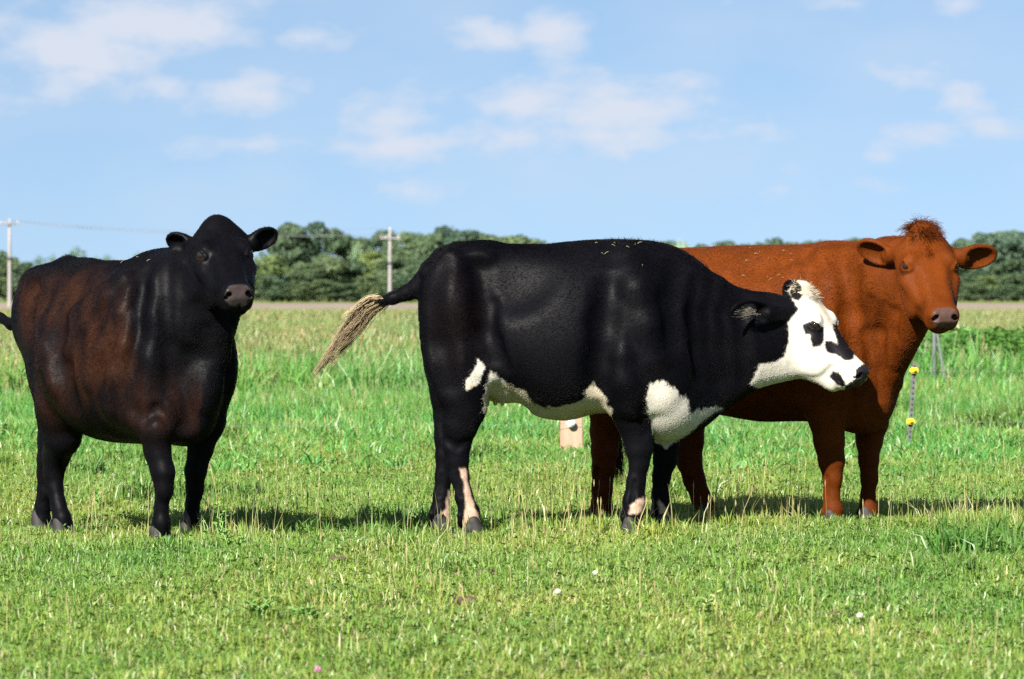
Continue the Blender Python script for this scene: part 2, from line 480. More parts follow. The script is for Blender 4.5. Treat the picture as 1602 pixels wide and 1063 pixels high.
def stalks(n, size, hmin, hmax, rng, cols, head=.05, hw=.006, sw=.0022):
    """thin bents with a seed head"""
    Vs, Fs, Cs = [], [], []; off = 0
    for i in range(n):
        x, y = (rng.random(2)-.5)*size
        h = hmin+(hmax-hmin)*rng.random(); a = rng.random()*6.283; l = abs(rng.normal(0, .22))*h
        d = np.array([math.cos(a), math.sin(a)])
        b = rng.random()*6.283; s = np.array([math.cos(b), math.sin(b), 0])
        p = [np.array([x+d[0]*l*t*t, y+d[1]*l*t*t, h*t]) for t in (0, .5, 1.0)]
        e = p[2]+np.array([d[0]*l*.3*head/.05*.2, d[1]*l*.3*head/.05*.2, head])
        m = (p[2]+e)/2
        s2 = np.array([-s[1], s[0], 0])
        V = [p[0]-s*sw/2, p[0]+s*sw/2, p[1]-s*sw/2, p[1]+s*sw/2, p[2]-s*sw/2, p[2]+s*sw/2,
             m-s*hw/2, m+s*hw/2, e, m-s2*hw/2, m+s2*hw/2]
        f = [(0, 1, 3), (0, 3, 2), (2, 3, 5), (2, 5, 4), (4, 7, 6), (4, 5, 7), (6, 7, 8), (4, 10, 9), (9, 10, 8)]
        Vs += V; Fs += [(q[0]+off, q[1]+off, q[2]+off) for q in f]; off += 11
        c = np.array(cols[rng.integers(len(cols))])*(.8+.4*rng.random())
        Cs += [c]*11
    return np.array(Vs), np.array(Fs), np.array(Cs)

def merge(parts):
    V, F, C = [], [], []; o = 0
    for v, f, c in parts: V.append(v); F.append(f+o); C.append(c); o += len(v)
    return np.concatenate(V), np.concatenate(F), np.concatenate(C)

def tinted(name, VFC, mat):
    me = mesh_from(name, VFC[0], VFC[1].astype(np.int32), False)
    a = me.color_attributes.new('tint', 'FLOAT_COLOR', 'POINT')
    a.data.foreach_set('color', np.concatenate([VFC[2], np.ones((len(VFC[2]), 1))], 1).astype(np.float32).ravel())
    me.materials.append(mat); return me

def scatter(name, pts, rot, scl, idx, protos, label=None):
    """one stuff object: prototype tufts instanced on points by geometry nodes"""
    me = bpy.data.meshes.new(name); me.from_pydata(np.asarray(pts).tolist(), [], [])
    for nm, ty, dat in (('rot', 'FLOAT_VECTOR', rot), ('scl', 'FLOAT_VECTOR', scl), ('idx', 'INT', idx)):
        at_ = me.attributes.new(nm, ty, 'POINT')
        at_.data.foreach_set('vector' if ty == 'FLOAT_VECTOR' else 'value', np.asarray(dat).astype(np.int32 if ty == 'INT' else np.float32).ravel())
    o = tag(link(name, me), label, None, None, 'stuff')
    ng = bpy.data.node_groups.new(name+'_nodes', 'GeometryNodeTree')
    ng.interface.new_socket('Geometry', in_out='INPUT', socket_type='NodeSocketGeometry')
    ng.interface.new_socket('Geometry', in_out='OUTPUT', socket_type='NodeSocketGeometry')
    n = ng.nodes; i = n.new('NodeGroupInput'); out = n.new('NodeGroupOutput')
    g2i = n.new('GeometryNodeGeometryToInstance')
    for k, pm in reversed(list(enumerate(protos))):
        po = bpy.data.objects.new(name+'_tuft', pm)
        oi = n.new('GeometryNodeObjectInfo'); oi.inputs['Object'].default_value = po
        ng.links.new(oi.outputs['Geometry'], g2i.inputs[0])
    iop = n.new('GeometryNodeInstanceOnPoints')
    def attr(nm, ty):
        a = n.new('GeometryNodeInputNamedAttribute'); a.data_type = ty; a.inputs['Name'].default_value = nm
        return [q for q in a.outputs if q.enabled and q.name == 'Attribute'][0]
    ng.links.new(i.outputs[0], iop.inputs['Points']); ng.links.new(g2i.outputs[0], iop.inputs['Instance'])
    iop.inputs['Pick Instance'].default_value = True
    ng.links.new(attr('idx', 'INT'), iop.inputs['Instance Index'])
    e2r = n.new('FunctionNodeEulerToRotation'); ng.links.new(attr('rot', 'FLOAT_VECTOR'), e2r.inputs[0]); ng.links.new(e2r.outputs[0], iop.inputs['Rotation'])
    ng.links.new(attr('scl', 'FLOAT_VECTOR'), iop.inputs['Scale'])
    ng.links.new(iop.outputs[0], out.inputs[0])
    md = o.modifiers.new('scatter', 'NODES'); md.node_group = ng
    return o

def wedge(y0, y1, dens, rng, margin=1.6, slope=.125):
    """random points over the strip of field in view between two distances"""
    c = 1/math.sqrt(dens); W_ = slope*y1+margin                # jittered grid, so that no bare holes are left
    gx, gy = np.meshgrid(np.arange(-W_, W_, c), np.arange(y0, y1, c))
    x = gx.ravel()+c*(rng.random(gx.size)-.5)*1.1; y = gy.ravel()+c*(rng.random(gx.size)-.5)*1.1
    k = np.abs(x) < slope*y+margin
    return x[k], y[k]

G1 = [(.180, .280, .046, .44), (.115, .240, .042, .28), (.24, .29, .070, .19), (.37, .35, .19, .09)]     # r g b probability
G2 = [(.085, .275, .062, .45), (.135, .30, .058, .38), (.20, .30, .08, .17)]
G3 = [(.14, .28, .065, .50), (.18, .285, .08, .37), (.26, .29, .125, .13)]
STRAW = [(.42, .36, .19), (.34, .32, .15), (.30, .33, .13)]
SEED = [(.24, .27, .11), (.28, .27, .13), (.19, .26, .09)]
def build_grass():
    rng = np.random.default_rng(11)
    m = grass_material('pasture_grass')
    LV = [(.10, .19, .045, .6), (.14, .22, .05, .4)]
    protos = []
    for k in range(8):
        parts = [blades(820, .55, .014, .044, .0036, 1.2, rng, G1, 1.2, 9), blades(60, .55, .035, .07, .0030, .8, rng, G1, 1.5, 4),
                 leaves(90, .55, .010, .034, .0075, rng, LV)]
        protos.append(tinted('short_grass_tuft', merge(parts), m))
    for k in range(4):                                         # rank tufts the cattle leave standing
        parts = [blades(240, .34, .05, .14, .007, .7, rng, [(.10, .20, .04, .6), (.13, .225, .045, .4)], 1.0, 5), leaves(50, .34, .03, .08, .011, rng, LV)]
        protos.append(tinted('rank_tuft', merge(parts), m))
    x, y = wedge(11.2, 37.5, 10.0, rng)
    n = len(x); rank = vnoise(np.stack([x, y*.6, 0*x], 1), 1.1, 5)+.35*vnoise(np.stack([x, y*.6, 0*x], 1), 3.1, 6)
    idx = np.where(rng.random(n) < np.clip((rank-.45)*1.2, .008, .45), rng.integers(8, 12, n), rng.integers(0, 8, n))
    s = .8+.45*rng.random(n); sz = s*(.75+.5*np.clip(.5+.5*rank, 0, 1))*np.interp(y, [11, 18, 22, 30, 36], [.85, .9, 1.05, 1.35, 1.9])
    rot = np.stack([rng.normal(0, .05, n), rng.normal(0, .05, n), rng.random(n)*6.283], 1)
    scatter('pasture_grass', np.stack([x, y, ground_z(x, y)], 1), rot, np.stack([s, s, sz], 1), idx, protos, 'short grazed green grass across the foreground')
    # ankle-high sward between the fence and the uncut meadow
    m2 = grass_material('meadow_grass', 0, .4)
    protos = []
    for k in range(5):
        parts = [blades(420, .8, .08, .24, .009, .45, rng, G2, 1.0, 8), stalks(3, .8, .16, .30, rng, SEED, .06, .010, .004)]
        protos.append(tinted('sward_tuft', merge(parts), m2))
    x, y = wedge(25.5, 47, 4.8, rng)
    keep = rng.random(len(x)) < np.interp(y, [25.5, 31], [.0, 1])
    x, y = x[keep], y[keep]; n = len(x); s = .8+.5*rng.random(n); sz = s*np.interp(y, [25, 28, 30.5, 33, 36, 47], [.26, .34, .40, .60, .8, 1.05])
    rot = np.stack([rng.normal(0, .05, n), rng.normal(0, .05, n), rng.random(n)*6.283], 1)
    scatter('sward', np.stack([x, y, ground_z(x, y)], 1), rot, np.stack([s, s, sz], 1), rng.integers(0, 5, n), protos, 'lush ankle high grass beyond the fence posts')
    # the uncut meadow
    protos = []
    for k in range(6):
        parts = [blades(330, 1.0, .22, .56, .013, .35, rng, G2 if k % 2 else G3, .9, 7), stalks(12, 1.0, .40, .62, rng, SEED, .09, .018, .006)]
        protos.append(tinted('meadow_tuft', merge(parts), m2))
    x, y = wedge(41, 125, 2.1, rng, 3.0)
    edge = 43+4.5*vnoise(np.stack([x, 0*x, 0*x], 1), .35, 8)+np.where(x > 3.2, 8, 0)
    keep = y > edge
    x, y = x[keep], y[keep]; n = len(x)
    pn = vnoise(np.stack([x, y*.35, 0*x], 1), .22, 9)
    s = .9+.5*rng.random(n); sz = s*(.85+.35*pn)*np.interp(y, [43, 60, 125], [.9, .85, .8])
    idx = np.where(rng.random(n) < .5+.5*pn, rng.integers(0, 3, n)*2, rng.integers(0, 3, n)*2+1)
    rot = np.stack([rng.normal(0, .06, n), rng.normal(0, .06, n), rng.random(n)*6.283], 1)
    scatter('meadow', np.stack([x, y, ground_z(x, y)], 1), rot, np.stack([s, s, sz], 1), idx, protos, 'tall uncut meadow grass with pale seed heads behind the cows')
    protos = []
    for k in range(4):
        parts = [blades(520, 4.0, .14, .34, .05, .35, rng, G3, .9, 9), stalks(20, 4.0, .28, .40, rng, SEED, .10, .05, .02)]
        protos.append(tinted('far_meadow_tuft', merge(parts), m2))
    x, y = wedge(115, 332, .16, rng, 8.0)
    n = len(x); s = .9+.5*rng.random(n)
    rot = np.stack([0*x, 0*x, rng.random(n)*6.283], 1)
    scatter('far_meadow', np.stack([x, y, ground_z(x, y)], 1), rot, np.stack([s, s, s*np.interp(y, [115, 160, 332], [1.3, .9, .5])], 1), rng.integers(0, 4, n), protos, 'distant yellowish meadow running to the dirt strip')
    # dry bents standing up around the hooves
    V = []; 
    spots = [(330, 560, 780, 850, 70), (690, 1000, 770, 860, 110), (1080, 1260, 740, 850, 60), (1280, 1602, 720, 850, 60), (0, 330, 760, 860, 45), (560, 760, 820, 900, 25),
             (300, 700, 860, 990, 16), (1000, 1602, 860, 1060, 40), (640, 1000, 860, 1000, 16), (0, 300, 860, 1060, 8)]
    parts = []
    for x0, x1, y0, y1, k in spots:
        for _ in range(k):
            a, b = x0+(x1-x0)*rng.random(), y0+(y1-y0)*rng.random()
            Y = CAM_H*FPX/(b-HZ+6)
            v, f, c = stalks(1, .01, .08, .23 if b < 865 else .14, rng, STRAW, .04, .006, .0024)
            X = (a-801)/FPX*Y
            v = v+np.array([X, Y, float(ground_z(X, Y))]); parts.append((v, f, c))
    tag(link('seed_stalks', tinted('seed_stalks', merge(parts), m2)), 'thin straw coloured grass stalks with seed heads around the hooves', None, None, 'stuff')
    # longer grass left standing round the hooves
    protos = []
    for k in range(4):
        parts = [blades(150, .30, .03, .085, .0050, .6, rng, [(.16, .27, .045, .6), (.22, .28, .06, .4)], 1.0, 4), blades(6, .30, .10, .20, .0035, .35, rng, [(.30, .31, .12, 1.0)])]
        protos.append(tinted('long_tuft', merge(parts), m))
    P = []
    for x0, x1, y0, y1, k in ((1125, 1272, 806, 832, 40), (1395, 1602, 808, 830, 40), (1000, 1075, 826, 842, 8), (760, 930, 816, 836, 12), (318, 420, 846, 866, 14), (560, 670, 822, 850, 8)):
        for _ in range(k):
            py = y0+(y1-y0)*rng.random(); Y = CAM_H*FPX/(py-HZ); P.append(((x0+(x1-x0)*rng.random()-801)/FPX*Y, Y))
    x, y = np.array(P).T; n = len(x); s = .7+.5*rng.random(n)
    scatter('long_grass', np.stack([x, y, ground_z(x, y)], 1), np.stack([0*x, 0*x, rng.random(n)*6.283], 1), np.stack([s, s, s*(.7+.5*rng.random(n))], 1), rng.integers(0, 4, n), protos, 'longer light green grass left standing around the hooves')
    # rank weeds round the old corner post
    protos = []
    for k in range(4):
        parts = [blades(150, .5, .25, .60, .016, .3, rng, G2, .8, 5), leaves(420, .5, .08, .55, .028, rng, [(.10, .22, .05, .6), (.14, .27, .065, .4)])]
        protos.append(tinted('weed_tuft', merge(parts), m2))
    n = 130; x = 4.7+3.4*rng.random(n)**.8; y = 51.5+6*rng.random(n)
    s = .8+.5*rng.random(n); rot = np.stack([0*x, 0*x, rng.random(n)*6.283], 1)
    scatter('tall_weeds', np.stack([x, y, ground_z(x, y)], 1), rot, np.stack([s, s, s*(.75+.35*rng.random(n))], 1), rng.integers(0, 4, n), protos, 'tall leafy green weeds at the right behind the steel post')
build_grass()
# ------------------------------------------------------------------ the wood and the poles beyond the field
def leaf_material(name):
    t = NT(name)
    a = t.n('ShaderNodeAttribute', attribute_name='tint'); oi = t.n('ShaderNodeObjectInfo')
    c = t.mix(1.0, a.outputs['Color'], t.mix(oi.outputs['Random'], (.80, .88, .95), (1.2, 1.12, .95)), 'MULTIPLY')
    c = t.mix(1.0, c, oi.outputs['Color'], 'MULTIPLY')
    d = t.n('ShaderNodeBsdfDiffuse'); tr = t.n('ShaderNodeBsdfTranslucent')
    t.l(c, d.inputs[0]); t.l(c, tr.inputs[0])
    m1 = t.n('ShaderNodeMixShader'); m1.inputs[0].default_value = .30; t.l(d.outputs[0], m1.inputs[1]); t.l(tr.outputs[0], m1.inputs[2])
    gl = t.n('ShaderNodeBsdfGlossy'); gl.inputs['Roughness'].default_value = .55
    m2 = t.n('ShaderNodeMixShader'); m2.inputs[0].default_value = .018; t.l(m1.outputs[0], m2.inputs[1]); t.l(gl.outputs[0], m2.inputs[2])
    t.surf(m2.outputs[0]); return t.m
M_LEAF = leaf_material('tree_leaves'); M_BARK = plain('bark', (.10, .085, .07), .9, 0, .35, 6)

def crown_mesh(rng, n_lobes, n_leaf, low, airy=0.0):
    """unit tree: height 1, crown half width about .36; leaf clumps on the outside of uneven lobes"""
    P, Nn, T = [], [], []
    lobes = []
    for i in range(n_lobes):
        z = low+(1-low)*(.12+.80*rng.random())
        env = math.sin(math.pi*min(1, max(.04, (z-low)/(1-low)*.86+.10)))**.6
        a = rng.random()*6.283; r = .25*env*math.sqrt(rng.random())
        lobes.append((r*math.cos(a), r*math.sin(a), z, (.085+.075*rng.random())*(.6+.5*env)))
    lobes.append((0, 0, .9, .10))
    per = n_leaf//len(lobes)
    for (x, y, z, R) in lobes:
        d = rng.normal(0, 1, (per, 3)); d /= np.linalg.norm(d, axis=1)[:, None]
        rr = R*(1-.45*rng.random(per)**2)*(1+.35*(rng.random(per) < .12+airy)*rng.random(per))
        p = np.array([x, y, z])+d*rr[:, None]*np.array([1.1, 1.1, .85])
        P.append(p); Nn.append(d+rng.normal(0, .45, (per, 3)))
        T.append(np.full(per, .85+.3*rng.random()))
    P = np.concatenate(P); Nn = np.concatenate(Nn); Nn /= np.linalg.norm(Nn, axis=1)[:, None]; T = np.concatenate(T)
    ok = P[:, 2] > .015
    P, Nn, T = P[ok], Nn[ok], T[ok]; n = len(P)
    t = np.cross(Nn, rng.normal(0, 1, (n, 3))); t /= np.linalg.norm(t, axis=1)[:, None]; b = np.cross(Nn, t)
    s = (.013+.017*rng.random((n, 1)))*(1-.3*airy)
    q = np.stack([P+t*s*1.2, P+b*s*.9, P-t*s, P-b*s*.8], 1).reshape(-1, 3)
    base = np.arange(n)[:, None]*4
    F = np.concatenate([base+np.array([0, 1, 2]), base+np.array([0, 2, 3])])
    c = np.array([.088, .130, .064])*(T*(.8+.4*rng.random(n)))[:, None]  # leaves lightened and greyed: the wood's haze is put into the colour
    return tinted('crown', (q, F, np.repeat(c, 4, 0)), M_LEAF)

def trunk_mesh(rng, top):
    s = []; V = []; F = []
    def tube(p, r):
        o = len(V); k = 7
        for (c, rad) in zip(p, r):
            for j in range(k): V.append((c[0]+rad*math.cos(j*6.283/k), c[1]+rad*math.sin(j*6.283/k), c[2]))
        for i in range(len(p)-1):
            for j in range(k): F.append((o+i*k+j, o+i*k+(j+1) % k, o+(i+1)*k+(j+1) % k, o+(i+1)*k+j))
    tube([(0, 0, -.02), (0, 0, .05), (.006, .004, top*.5), (-.004, .01, top)], [.034, .024, .019, .008])
    for i in range(6):
        a = rng.random()*6.283; z = top*(.35+.4*rng.random()); l = .14+.1*rng.random()
        tube([(0, 0, z), (math.cos(a)*l*.5, math.sin(a)*l*.5, z+l*.5), (math.cos(a)*l, math.sin(a)*l, z+l*.85)], [.012, .008, .003])
    me = mesh_from('trunk', np.array(V), np.array(F)); me.materials.append(M_BARK); return me

def build_trees():
    rng = np.random.default_rng(5)
    kinds = []
    for k in range(6): kinds.append((crown_mesh(rng, 26, 5200, .02), trunk_mesh(rng, .75)))
    for k in range(2): kinds.append((crown_mesh(rng, 18, 1500, .22, .6), trunk_mesh(rng, .85)))       # thin, pale crowns
    for k in range(2): kinds.append((crown_mesh(rng, 14, 1800, .0), trunk_mesh(rng, .5)))               # bushes
    ORD = ['first', 'second', 'third', 'fourth', 'fifth', 'sixth', 'seventh', 'eighth', 'ninth', 'tenth', 'eleventh', 'twelfth', 'thirteenth', 'fourteenth', 'fifteenth', 'sixteenth', 'seventeenth', 'eighteenth']
    def number(trees, what, where):
        """name each by its place in its own row"""
        for i, o in enumerate(sorted(trees, key=lambda o: o.location.x/o.location.y)): o['label'] = '%s, %s from left %s' % (what, ORD[i], where)
    def tree(px, top, Y, wpx, kind, label, group, col=(1, 1, 1), name='tree', cat='tree'):
        X = (px-801)/FPX*Y; z0 = float(ground_z(X, Y)); h = CAM_H-(top-HZ)/FPX*Y-z0
        r = empty(name, (X, Y, z0), label, cat, group)
        w = wpx/FPX*Y/.62
        cr, tk = kinds[kind]
        rz = rng.random()*6.283
        for nm, me in (('trunk', tk), ('crown', cr)):
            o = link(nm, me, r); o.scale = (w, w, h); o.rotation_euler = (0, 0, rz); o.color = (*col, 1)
        return r
    dark = (.72, .80, .92); mid = (.95, .98, 1.0); pale = (1.7, 1.6, 1.7); haze_blue = (.9, 1.0, 1.35); lite = (1.4, 1.35, 1.0)  # the blue tint paints distance haze into the far crowns
    gw = 'trees of the wood across the field'
    lw = 'tree in the dense green wood between the black cow and the black and white cow'
    # (px, top, distance, width, kind, label, colour)
    T = [(452, 347, 530, 88, 0, 'tallest dark green tree of the wood, just right of the black cow\'s ear', dark),
         (492, 346, 545, 70, 1, 'tall rounded tree rising beside the tallest one in the wood', dark),
         (425, 400, 528, 66, 2, 'lower bright green tree under the black cow\'s ear', lite),
         (527, 358, 540, 66, 3, lw, mid), (560, 371, 550, 62, 4, lw, mid), (597, 358, 570, 60, 5, lw, mid), (584, 392, 532, 70, 0, lw, lite),
         (640, 362, 560, 70, 1, lw, mid), (672, 366, 545, 60, 2, lw, mid), (690, 354, 575, 54, 3, lw, dark), (725, 359, 560, 66, 4, lw, dark),
         (745, 360, 575, 56, 5, lw, dark), (770, 366, 560, 60, 0, lw, mid), (800, 367, 555, 70, 1, lw, mid), (838, 373, 560, 66, 2, lw, mid),
         (515, 402, 525, 70, 3, lw, mid), (552, 408, 527, 62, 4, lw, dark), (620, 398, 527, 70, 5, lw, mid), (660, 405, 525, 66, 0, lw, mid), (480, 410, 524, 70, 1, lw, mid),
         (700, 400, 530, 60, 2, lw, mid), (868, 380, 570, 60, 4, lw, mid),
         (556, 380, 546, 30, 6, 'small pale grey green tree showing in the middle of the wood', (2.6, 2.5, 2.9))]
    rows = {}
    for px, top, Y, w, k, lb_, c in T:
        o = tree(px, top, Y, w, k, lb_, gw, c)
        if lb_ == lw: rows.setdefault('lower front' if Y < 535 else 'middle' if Y < 558 else 'back', []).append(o)
    for nm, os_ in rows.items(): number(os_, 'green tree', 'in the wood\'s %s row right of the black cow' % nm)
    lb = 'low bush along the edge of the wood'
    b_ = []
    for px in range(400, 880, 24): b_.append(tree(px+rng.integers(-10, 10), 440+rng.integers(-16, 12), 518, 52, 8+int(rng.integers(2)), lb, 'bushes along the foot of the wood', lite if rng.random() < .3 else mid, 'bush', 'bush'))
    number(b_[:18], 'low bush', 'at the wood\'s foot beside the black cow')
    number(b_[18:], 'low bush', 'among those hidden behind the spotted cow')
    lr = 'far tree showing above the back of the red cow'
    lr_ = []
    for px, top, w in ((1012, 378, 44), (1040, 376, 44), (1100, 381, 50), (1130, 376, 46), (1160, 381, 50), (1190, 379, 40), (1214, 373, 46), (1245, 378, 46), (1275, 376, 44), (1305, 376, 50), (1335, 371, 46), (1365, 374, 50), (1400, 376, 50)):
        lr_.append(tree(px, top, 620+rng.random()*30, w*1.25, int(rng.integers(0, 6)), lr, 'far trees above the red cow\'s back', haze_blue if rng.random() < .5 else mid))
    number(lr_, 'far tree', 'in the row above the red cow\'s back')
    tree(1067, 374, 600, 44, 6, 'pale grey tree between the two standing cows\' backs', 'far trees above the red cow\'s back', (3.0, 2.8, 3.2))
    rr = 'tree in the bluish wood right of the red cow\'s head'
    rs = {}
    for px, top, Y, w, k, c, l in ((1506, 372, 580, 70, 0, haze_blue, rr), (1535, 363, 590, 66, 1, haze_blue, rr), (1566, 361, 600, 80, 2, haze_blue, rr), (1600, 363, 590, 80, 3, haze_blue, rr), (1630, 366, 590, 80, 4, haze_blue, rr),
                                (1515, 410, 560, 66, 5, mid, rr), (1585, 405, 560, 70, 3, dark, rr), (1475, 385, 585, 70, 1, haze_blue, rr),
                                (1548, 432, 548, 62, 9, lite, 'bright green rounded tree in front of the wood right of the red cow')):
        o = tree(px, top, Y, w, k, l, 'trees right of the red cow', c)
        if l == rr: rs.setdefault('front' if Y < 570 else 'back', []).append(o)
    for nm, os_ in rs.items(): number(os_, 'bluish green tree', 'in the %s row right of the red cow' % nm)
    b_ = []
    for px in range(1480, 1640, 22): b_.append(tree(px, 446+rng.integers(-10, 8), 540, 50, 8+int(rng.integers(2)), 'low bush at the foot of the right hand wood', 'bushes at the foot of the right wood', mid, 'bush', 'bush'))
    number(b_, 'low bush', 'at the wood\'s foot right of the red cow')
    ll = 'thin crowned grey green tree above the black cow\'s rump'
    ls = []
    for px, top, w, k, c in ((60, 399, 30, 6, haze_blue), (82, 397, 32, 7, haze_blue), (118, 385, 40, 6, haze_blue), (152, 400, 30, 7, haze_blue), (167, 397, 28, 6, haze_blue), (216, 394, 32, 7, haze_blue), (238, 398, 26, 6, haze_blue)):
        ls.append(tree(px, top, 640, w, k, ll, 'thin trees above the black cow\'s back', tuple(q*1.5 for q in c)))  # tint raised again, more haze painted into these farthest crowns
    number(ls, 'thin crowned grey green tree', 'above the black cow\'s back')
    lf = 'dense green tree behind the left power pole'
    lf3 = []
    for px, top, w, k, c in ((-12, 388, 60, 0, mid), (14, 402, 44, 1, mid), (36, 410, 46, 2, dark), (66, 420, 50, 3, mid), (100, 422, 56, 4, dark), (140, 424, 56, 5, dark), (180, 420, 56, 0, dark), (220, 420, 56, 2, dark), (265, 420, 60, 3, dark), (310, 420, 60, 1, dark), (355, 415, 60, 4, mid)):
        lq = lf3.append(tree(px, top, 560, w, k, lf if px < 60 else 'low dark tree mostly hidden behind the black cow', 'trees behind the left pole and the black cow', c))
    number(lf3[:3], 'dense green tree', 'behind the left power pole'); number(lf3[4:], 'low dark tree', 'among those hidden behind the black cow'); lf3[3]['label'] = 'low dark tree next to the black cow\'s rump'
    number([tree(px, 384, 565, 62, px % 5, 'x', gw, mid) for px in range(880, 1010, 32)], 'tree', 'among those hidden behind the spotted cow\'s back')
    # shady undergrowth that closes the foot of the wood
    n = 9000; x = (rng.random(n)-.5)*190; y = 572+34*rng.random(n); h = (.2+2.6*rng.random(n)**1.3)
    P = np.stack([x, y, ground_z(x, y)+h], 1); Nn = rng.normal(0, 1, (n, 3)); Nn[:, 1] -= .8; Nn /= np.linalg.norm(Nn, axis=1)[:, None]
    tt = np.cross(Nn, rng.normal(0, 1, (n, 3))); tt /= np.linalg.norm(tt, axis=1)[:, None]; bb = np.cross(Nn, tt); s = .22+.3*rng.random((n, 1))
    q = np.stack([P+tt*s*1.3, P+bb*s, P-tt*s*1.2, P-bb*s], 1).reshape(-1, 3); base = np.arange(n)[:, None]*4
    F = np.concatenate([base+np.array([0, 1, 2]), base+np.array([0, 2, 3])])
    c = np.array([.08, .112, .066])*(.7+.6*rng.random((n, 1)))
    tag(link('undergrowth', tinted('undergrowth', (q, F, np.repeat(c, 4, 0)), M_LEAF)), 'dark undergrowth beneath the trees of the wood', None, None, 'stuff')
build_trees()

def lathe(prof, k=12):
    V, F = [], []
    for r, z in prof:
        for j in range(k): V.append((r*math.cos(6.2832*j/k), r*math.sin(6.2832*j/k), z))
    for i in range(len(prof)-1):
        for j in range(k): F.append((i*k+j, i*k+(j+1) % k, (i+1)*k+(j+1) % k, (i+1)*k+j))
    F.append(tuple(range(k-1, -1, -1))); F.append(tuple((len(prof)-1)*k+j for j in range(k)))
    return V, F
def solid(name, prof, mat, parent, loc=(0, 0, 0), k=12, smooth=True):
    V, F = lathe(prof, k); return link(name, mesh_from(name, V, F, smooth), parent, mat, loc)
def box(name, size, mat, parent, loc=(0, 0, 0), bev=.004, rot=None):
    bm = bmesh.new(); bmesh.ops.create_cube(bm, size=1.0)
    bmesh.ops.scale(bm, vec=size, verts=bm.verts)
    if bev: bmesh.ops.bevel(bm, geom=bm.edges[:], offset=bev, segments=2, affect='EDGES')
    me = bpy.data.meshes.new(name); bm.to_mesh(me); bm.free()
    o = link(name, me, parent, mat, loc)
    if rot: o.rotation_euler = rot
    return o
M_POLE = plain('weathered_pole', (.235, .22, .21), .8, 0, .12, 8); M_PORC = plain('porcelain', (.55, .53, .5), .3)
M_BAND = plain('dark_band', (.03, .03, .03), .5); M_WIRE = plain('wire', (.16, .17, .18), .5, .2)
def power_pole(px, top, base, Y, label, arm_px, arm_y, band_y, yaw=0.0):
    X = (px-801)/FPX*Y; z0 = float(ground_z(X, Y)); H = CAM_H-(top-HZ)/FPX*Y-z0
    r = empty('power_pole', (X, Y, z0), label, 'utility pole', 'power poles beyond the field')
    zz = lambda py: CAM_H-(py-HZ)/FPX*Y-z0
    solid('pole', [(.20, -.3), (.19, 0), (.15, H*.7), (.12, H)], M_POLE, r)
    za = zz(arm_y); L = arm_px/FPX*Y
    a = box('crossarm', (L, .14, .14), M_POLE, r, (0, -.2, za), .01, (0, 0, yaw))
    ends = []
    for f in (-.46, .46, -.24):
        solid('insulator', [(.03, -.02), (.06, .05), (.05, .10), (.075, .14), (.03, .22)], M_PORC, a, (f*L, 0, .07), 10)
        ends.append(np.array([X+f*L*math.cos(yaw), Y-.2+f*L*math.sin(yaw), z0+za+.29]))
    solid('insulator', [(.03, -.02), (.06, .05), (.05, .10), (.075, .14), (.03, .22)], M_PORC, r, (0, 0, H), 10)
    ends.append(np.array([X, Y, z0+H+.22]))
    solid('band', [(.20, -.13), (.20, .13)], M_BAND, r, (0, 0, zz(band_y)))
    return ends
E1 = power_pole(15, 347, 488, 400, 'pale wooden power pole at the left edge beside the black cow', 32, 351, 405, .5)
E2 = power_pole(610, 360, 487, 405, 'pale wooden power pole with crossarm between the black cow and the spotted cow', 30, 373, 412, .05)
def wire(p, q, sag, name, label, group):
    cu = bpy.data.curves.new(name, 'CURVE'); cu.dimensions = '3D'; cu.bevel_depth = .013; cu.bevel_resolution = 1
    sp = cu.splines.new('POLY'); n = 24; sp.points.add(n)
    for i in range(n+1):
        t = i/n; c = p+(q-p)*t; sp.points[i].co = (c[0], c[1], c[2]-4*sag*t*(1-t), 1)
    o = bpy.data.objects.new(name, cu); me = bpy.data.meshes.new_from_object(o); bpy.data.objects.remove(o)
    o = link(name, me, None, M_WIRE); return tag(o, label, 'wire', group)
for k, (a, b) in enumerate(zip(E1, E2)):
    wire(a, b, .45+.08*k, 'power_line', '%s power line strung from the left pole to the pole in the middle' % ('nearest', 'farthest', 'second', 'topmost')[k], 'power lines between the poles')
    d = (a-b); wire(a, a+d*.5, .2, 'power_line', '%s power line running out of the picture from the left pole' % ('outermost', 'innermost', 'second', 'topmost')[k], 'power lines leaving to the left')
# ------------------------------------------------------------------ the electric fence
def gpt(px, py):
    """ground point seen at a photo pixel (flat pasture)"""
    Y = CAM_H*FPX/(py-HZ); X = (px-801)/FPX*Y
    return X, Y, float(ground_z(X, Y))
def wood_material():
    t = NT('new_fence_wood'); p = t.n('ShaderNodeBsdfPrincipled'); p.inputs['Roughness'].default_value = .8
    tc = t.n('ShaderNodeTexCoord'); mp = t.n('ShaderNodeMapping'); mp.inputs['Scale'].default_value = (9, 9, .5); t.l(tc.outputs['Object'], mp.inputs[0])
    f = t.noise(9, 5, .6, mp.outputs[0], .3, .7); g = t.noise(3.5, 3, .6, tc.outputs['Object'], .4, .75)
    c = t.mix(f, (.25, .165, .11), (.35, .245, .175)); c = t.mix(t.math('MULTIPLY', g, .35), c, (.22, .09, .06))
    t.l(c, p.inputs['Base Color'])
    b = t.n('ShaderNodeBump'); b.inputs['Strength'].default_value = .4; b.inputs['Distance'].default_value = .004; t.l(f, b.inputs['Height']); t.l(b.outputs[0], p.inputs['Normal'])
    t.surf(p.outputs[0]); return t.m
M_WOOD = wood_material(); M_STEEL = plain('galvanised_steel', (.085, .09, .085), .6, .2, .3, 20); M_YEL = plain('yellow_plastic', (.80, .52, .01), .45, 0, .08)
